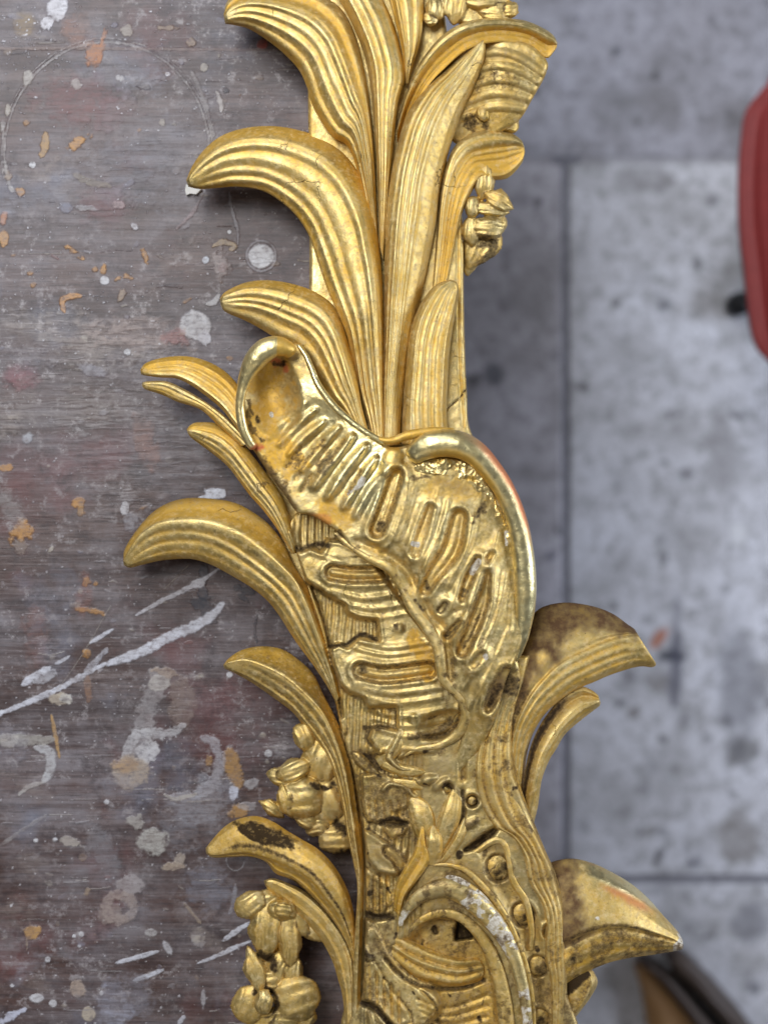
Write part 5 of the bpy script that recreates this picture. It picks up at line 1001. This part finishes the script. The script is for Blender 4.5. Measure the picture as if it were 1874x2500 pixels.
blade([(1028, 2012), (1018, 2050), (1008, 2082), (984, 2122), (964, 2165), (960, 2222)], [(1034, 2016), (1040, 2058), (1048, 2102), (1018, 2150), (990, 2190), (976, 2236)], [50, 60, 62, 58, 52, 44], prof=((0, -20), (.15, 0), (.5, -14), (.85, -2), (1, -18)), seed=45, **{**tl, 'ochre': ((0, .6), (.5, .9), (1, .6))})
# curled acanthus tip under the scoop and small broken leaves
blade([(972, 1786), (955, 1810), (930, 1832), (914, 1850)], [(980, 1790), (985, 1826), (960, 1856), (930, 1876)], [50, 52, 44, 34], prof=PB, seed=46, **tl)
blade([(1040, 1882), (1010, 1870), (975, 1862), (940, 1850)], [(1042, 1888), (1012, 1898), (970, 1894), (930, 1876)], [40, 44, 42, 36], prof=PB, seed=47, **tl)
blade([(1108, 1930), (1060, 1905), (1010, 1900), (960, 1896)], [(1110, 1938), (1062, 1936), (1010, 1930), (955, 1920)], [30, 40, 38, 30], prof=PB, seed=48, **tl)
blade([(862, 1832), (884, 1840), (906, 1862), (930, 1890)], [(858, 1840), (866, 1864), (890, 1884), (915, 1898)], [20, 28, 28, 24], prof=PB, seed=49, **{**tl, 'dirt': .5})
# crumpled loose leaf flap under the right rim
fl = Relief([(1012, 1136), (1060, 1118), (1110, 1120), (1160, 1140), (1190, 1180), (1215, 1230), (1240, 1290), (1248, 1330), (1222, 1300), (1196, 1250), (1160, 1200), (1120, 1170), (1070, 1160), (1020, 1154)], 2.0, n=120)
fl.Z = 112 - 14 * sstep(1150, 1300, fl.Y) + (fbm(fl.X, fl.Y, 34, 3, 6) - .5) * 16 - 9 * np.abs(fbm(fl.X, fl.Y, 24, 3, 16) - .5) * 2
fl.BU[:] = 1; fl.O = .35 + .7 * sstep(.5, .6, fbm(fl.X, fl.Y, 26, 3, 3)); fl.build('loose_gold_leaf', er=4, drop=30, rough=4, edgeo=.2)

# --- little flower husks hanging beside the scroll
def lumps(name, blobs, step=2.0, label=None, seed=0, dirt=(), drop=30, zoff=0):
    b = np.array([q[:2] for q in blobs]); R_ = max(max(q[2], q[3]) for q in blobs)
    x0, y0 = b.min(0) - R_ - 6; x1, y1 = b.max(0) + R_ + 6
    r = Relief([(x0, y0), (x1, y0), (x1, y1), (x0, y1)], step, smooth=False); X, Y = r.X, r.Y
    best = np.full(X.shape, -1e9); second = best.copy(); cov = np.full(X.shape, 1e9)
    X2 = X + (fbm(X, Y, 30, 2, seed + 2) - .5) * 9; Y2 = Y + (fbm(X, Y, 30, 2, seed + 5) - .5) * 9
    for (cx, cy, rx, ry, rot, z, h) in blobs:
        rx *= 1.26; ry *= 1.26; h = h * .85; z = z + 2
        co, si = math.cos(rot), math.sin(rot); dx = X2 - cx; dy = Y2 - cy; U_ = (dx * co + dy * si) / rx; V_ = (-dx * si + dy * co) / ry
        Ua = U_ if rx >= ry else V_; Vb = V_ if rx >= ry else U_; pt_ = .55 if max(rx, ry) > 1.45 * min(rx, ry) else 0.0; q = Ua ** 2 + (Vb / (1 - pt_ * np.clip(np.abs(Ua), 0, 1) ** 1.6)) ** 2; cz = 1 if pt_ else .5
        zz = z + zoff + h * np.sqrt(np.clip(1 - q, 0, 1)) - cz * h * .12 * np.exp(-(Vb / .14) ** 2) * (q < 1) + h * .05 * np.cos(Vb * 11 + .6 * np.sin(Ua * 3)) + cz * h * .08 * np.exp(-((np.abs(Vb) - .55) / .14) ** 2); zz = np.where(q < 1, zz, -1e9)
        second = np.maximum(second, np.minimum(best, zz)); best = np.maximum(best, zz); cov = np.minimum(cov, q)
    r.keep = cov < 1.0; r.sd = np.full(X.shape, 99.0); r.Z = np.where(best > -1e8, best, 0)
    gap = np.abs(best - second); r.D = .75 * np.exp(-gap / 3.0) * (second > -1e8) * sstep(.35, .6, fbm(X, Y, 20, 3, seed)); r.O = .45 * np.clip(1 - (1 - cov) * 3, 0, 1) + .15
    for p_, rr_, v_ in dirt: r.paint('D', p_, rr_, v_, .8, 3)
    # skirt: edge ring pushed down
    edge = r.keep & ~(np.roll(r.keep, 1, 0) & np.roll(r.keep, -1, 0) & np.roll(r.keep, 1, 1) & np.roll(r.keep, -1, 1))
    r.Z = np.where(edge, r.Z - drop, r.Z)
    return r.build(name, er=1, label=label, seed=seed, rough=1.2)
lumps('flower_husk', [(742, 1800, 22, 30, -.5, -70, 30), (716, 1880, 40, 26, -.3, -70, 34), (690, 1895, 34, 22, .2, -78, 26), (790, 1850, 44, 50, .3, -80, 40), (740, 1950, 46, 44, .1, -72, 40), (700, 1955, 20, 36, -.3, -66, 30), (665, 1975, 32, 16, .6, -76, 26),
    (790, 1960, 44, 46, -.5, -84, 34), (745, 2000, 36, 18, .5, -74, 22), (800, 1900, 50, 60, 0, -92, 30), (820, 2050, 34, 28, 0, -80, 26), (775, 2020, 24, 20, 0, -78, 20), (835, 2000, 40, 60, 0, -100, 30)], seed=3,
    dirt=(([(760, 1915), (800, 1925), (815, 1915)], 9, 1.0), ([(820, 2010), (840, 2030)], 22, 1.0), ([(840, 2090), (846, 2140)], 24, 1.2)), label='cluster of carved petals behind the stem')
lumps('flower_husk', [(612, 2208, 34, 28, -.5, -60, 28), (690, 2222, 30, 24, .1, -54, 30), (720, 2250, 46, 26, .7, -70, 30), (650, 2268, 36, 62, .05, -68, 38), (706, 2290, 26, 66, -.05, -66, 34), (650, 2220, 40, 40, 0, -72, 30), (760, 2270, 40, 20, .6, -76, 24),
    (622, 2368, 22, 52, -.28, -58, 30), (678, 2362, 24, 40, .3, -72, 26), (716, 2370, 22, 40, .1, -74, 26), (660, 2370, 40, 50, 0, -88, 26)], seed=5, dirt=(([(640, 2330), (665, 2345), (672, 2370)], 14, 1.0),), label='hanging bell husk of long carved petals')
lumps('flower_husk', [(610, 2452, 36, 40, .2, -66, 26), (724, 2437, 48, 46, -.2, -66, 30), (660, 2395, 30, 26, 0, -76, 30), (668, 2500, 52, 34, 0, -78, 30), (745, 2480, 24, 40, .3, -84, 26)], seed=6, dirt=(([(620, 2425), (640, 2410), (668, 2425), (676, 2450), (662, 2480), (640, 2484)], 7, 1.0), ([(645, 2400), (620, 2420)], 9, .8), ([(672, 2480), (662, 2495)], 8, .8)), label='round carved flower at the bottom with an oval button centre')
lumps('flower_centre', [(645, 2446, 20, 27, .05, -42, 28)], seed=7, drop=20)
lumps('bud', [(690, 2222, 20, 18, .2, -34, 22)], seed=8, drop=14)
# --- right side flower knobs
lumps('flower_husk', [(1200, 240, 20, 16, 0, -56, 22), (1236, 250, 18, 40, -.3, -60, 26), (1180, 278, 16, 18, 0, -54, 24), (1240, 300, 22, 22, .2, -70, 26), (1170, 310, 60, 30, 0, -90, 22), (1200, 270, 50, 50, 0, -92, 26)], seed=9, dirt=(([(1160, 290), (1175, 300), (1200, 305)], 12, .8),), label='small carved flower under the rolled leaf')
lumps('flower_husk', [(1180, 440, 22, 44, .1, -60, 30), (1215, 488, 34, 22, .5, -50, 34), (1195, 510, 40, 14, .15, -52, 26), (1152, 505, 18, 22, 0, -50, 24), (1190, 555, 34, 24, .1, -56, 34), (1150, 560, 22, 34, 0, -58, 24), (1215, 545, 18, 26, 0, -64, 24), (1170, 600, 34, 50, .5, -84, 30), (1190, 590, 30, 34, .2, -96, 24), (1150, 620, 24, 44, .2, -96, 24)], seed=10,
    dirt=(([(1180, 590), (1200, 600), (1180, 640)], 26, .7),), label='bright carved flower on the outer right side')
lumps('flower_husk', [(1062, 20, 22, 24, 0, -24, 28), (1050, 46, 16, 16, 0, -24, 22), (1215, 26, 44, 26, .1, -30, 28), (1245, 24, 18, 18, 0, -24, 24), (1150, 20, 60, 40, 0, -44, 24), (1110, 0, 30, 50, .1, -24, 26), (1180, -10, 60, 30, 0, -28, 30)], seed=12, label='carved flower cut off by the top edge')
# small chip of plaster lying on the bench under the tip of the second leaf
# pieces carved into a larger part hang under that part
def under(child, host):
    h_ = bpy.data.objects.get(host)
    for o_ in list(bpy.data.objects):
        if o_.name.split('.')[0] == child: o_.parent = h_; o_.matrix_parent_inverse = Matrix.Identity(4)
for c_, h_ in (('rim', 'shell'), ('shell_edge', 'shell'), ('loose_gold_leaf', 'shell'), ('pearl', 'rocaille_body'), ('tongue_leaf', 'rocaille_body'), ('scroll_rim', 'rocaille_body'), ('scroll_band', 'rocaille_body'), ('small_leaf', 'rocaille_body'), ('flower_centre', 'flower_husk.002')): under(c_, h_)
def chip():
    import bmesh
    bm = bmesh.new(); pts = [(456, 452), (480, 456), (494, 462), (480, 476), (466, 474), (456, 478), (453, 466)]
    vs = [bm.verts.new(W(x_, y_, TZ + 3)) for x_, y_ in pts]; f = bm.faces.new(vs); r = bmesh.ops.extrude_face_region(bm, geom=[f])
    for q in r['geom']:
        if isinstance(q, bmesh.types.BMVert): q.co.z += 8 * U
    bmesh.ops.recalc_face_normals(bm, faces=bm.faces[:]); me = bpy.data.meshes.new('plaster_chip'); bm.to_mesh(me); bm.free()
    me.materials.append(simple('plaster', (.62, .60, .56), .8)); o = bpy.data.objects.new('plaster_chip', me); COL.objects.link(o)
    for v_ in o.data.vertices: pass
    tag(o, 'white flake of plaster on the bench under the tip of a leaf', 'flake')
chip()


# ================================================================== OTHER THINGS
def prism(name, poly, z0, z1, mat, parent=None, bev=0.0, seg=3):
    """poly in metres (x,y), z in metres"""
    import bmesh
    bm = bmesh.new(); vs = [bm.verts.new((x, y, z0)) for x, y in poly]; f = bm.faces.new(vs)
    r = bmesh.ops.extrude_face_region(bm, geom=[f]); vv = [q for q in r['geom'] if isinstance(q, bmesh.types.BMVert)]
    for q in vv: q.co.z = z1
    bmesh.ops.recalc_face_normals(bm, faces=bm.faces[:])
    if bev:
        es = [e_ for e_ in bm.edges if abs(e_.verts[0].co.z - e_.verts[1].co.z) < 1e-6]
        bmesh.ops.bevel(bm, geom=es, offset=bev, segments=seg, affect='EDGES')
    for f in bm.faces: f.smooth = True
    me = bpy.data.meshes.new(name); bm.to_mesh(me); bm.free(); me.materials.append(mat)
    o = bpy.data.objects.new(name, me); COL.objects.link(o)
    if parent is not None: o.parent = parent; o.matrix_parent_inverse = Matrix.Translation(-parent.location)
    return o
def at_h(px, py, hm):
    z = (hm - ZT) / U; x, y, _ = W(px, py, z); return float(x), float(y)
def build_stool():
    h = 0.30; hb = h - .03
    edge = [(1905, 165), (1874, 200), (1838, 243), (1808, 285), (1797, 355), (1791, 443), (1793, 560), (1804, 653), (1817, 770), (1832, 845), (1868, 886), (1920, 905)]
    far = [(2300, 900), (2380, 860), (2400, 760), (2400, 300), (2380, 200), (2300, 150)]
    p = spline([at_h(x, y, hb) for x, y in edge + far], 90, closed=True)[:-1]
    red = simple('red_vinyl', (0.27, 0.032, 0.030), 0.6, 0, 90, .25, .25)
    blk = simple('black_rubber', (0.012, 0.012, 0.014), 0.5)
    cx, cy = p.mean(0)
    root = empty('red_seat', (float(cx), float(cy), 0.0), 'red padded seat with a black foot poking out, cut off by the right edge', 'stool')
    prism('cushion', p, h - .035, h, red, root, .014, 5)
    prism('seat_pan', [(cx + (x - cx) * .93, cy + (y - cy) * .93) for x, y in p], h - .05, h - .0355, blk, root)
    # stretcher cross with feet and a column
    fx, fy = at_h(1803, 742, 0.02); cx, cy = fx + .13, fy + .09
    prism('column', [(cx + .02 * math.cos(a), cy + .02 * math.sin(a)) for a in np.linspace(0, 6.283, 17)[:-1]], .03, h - .066, blk, root)
    for k in range(4):
        ang = math.atan2(fy - cy, fx - cx) + k * 2 * math.pi / 4; L = math.hypot(fx - cx, fy - cy)
        c, s_ = math.cos(ang), math.sin(ang); w_ = .014
        prism('leg', [(cx + c * .015 - s_ * w_, cy + s_ * .015 + c * w_), (cx + c * L - s_ * w_ * .6, cy + s_ * L + c * w_ * .6), (cx + c * L + s_ * w_ * .6, cy + s_ * L - c * w_ * .6), (cx + c * .015 + s_ * w_, cy + s_ * .015 - c * w_)], .032, .05, blk, root, .003, 2)
        prism('foot', [(cx + c * L + .012 * math.cos(a), cy + s_ * L + .013 * math.sin(a)) for a in np.linspace(0, 6.283, 17)[:-1]], 0.0, .031, blk, root, .004, 2)
build_stool()
def build_box():
    tan = simple('tan_wood', (0.36, 0.20, 0.085), 0.55, 0, 40, .3); dark = simple('dark_brown_wood', (0.055, 0.036, 0.026), 0.6, 0, 40, .35); black = simple('slot_shade', (0.006, 0.005, 0.005), 0.8)
    h = .05
    A = at_h(1566, 2366, h); B = at_h(1700, 2520, h); C_ = at_h(1762, 2560, h)
    root = empty('slotted_timber', (A[0] + .1, A[1] - .1, 0.0), 'brown wooden boards joined with a dark slot between them, on the floor at bottom right', 'timber')
    P = lambda pts, hh: [at_h(x, y, hh) for x, y in pts]
    prism('front_board', P([(1557, 2374), (1572, 2364), (1600, 2392), (1650, 2450), (1705, 2520), (1790, 2640), (1612, 2640), (1588, 2520), (1576, 2440)], .03), 0.0, .03, tan, root, .003, 2)
    prism('top_board', P([(1570, 2362), (1600, 2368), (1640, 2390), (1690, 2450), (1750, 2520), (1850, 2640), (1796, 2640), (1710, 2520), (1655, 2448), (1604, 2388)], .05), 0.0, .05, dark, root, .003, 2)
    prism('slot', P([(1640, 2386), (1650, 2380), (1700, 2430), (1800, 2540), (1880, 2640), (1852, 2640), (1752, 2520), (1692, 2450)], .02), 0.0, .02, black, root)  # near-black filler, stands in for the shade inside the gap
    prism('back_board', P([(1640, 2352), (1664, 2343), (1698, 2362), (1762, 2424), (1830, 2500), (1930, 2640), (1890, 2640), (1806, 2540), (1706, 2430), (1652, 2382)], .06), 0.0, .06, dark, root, .006, 3)
build_box()
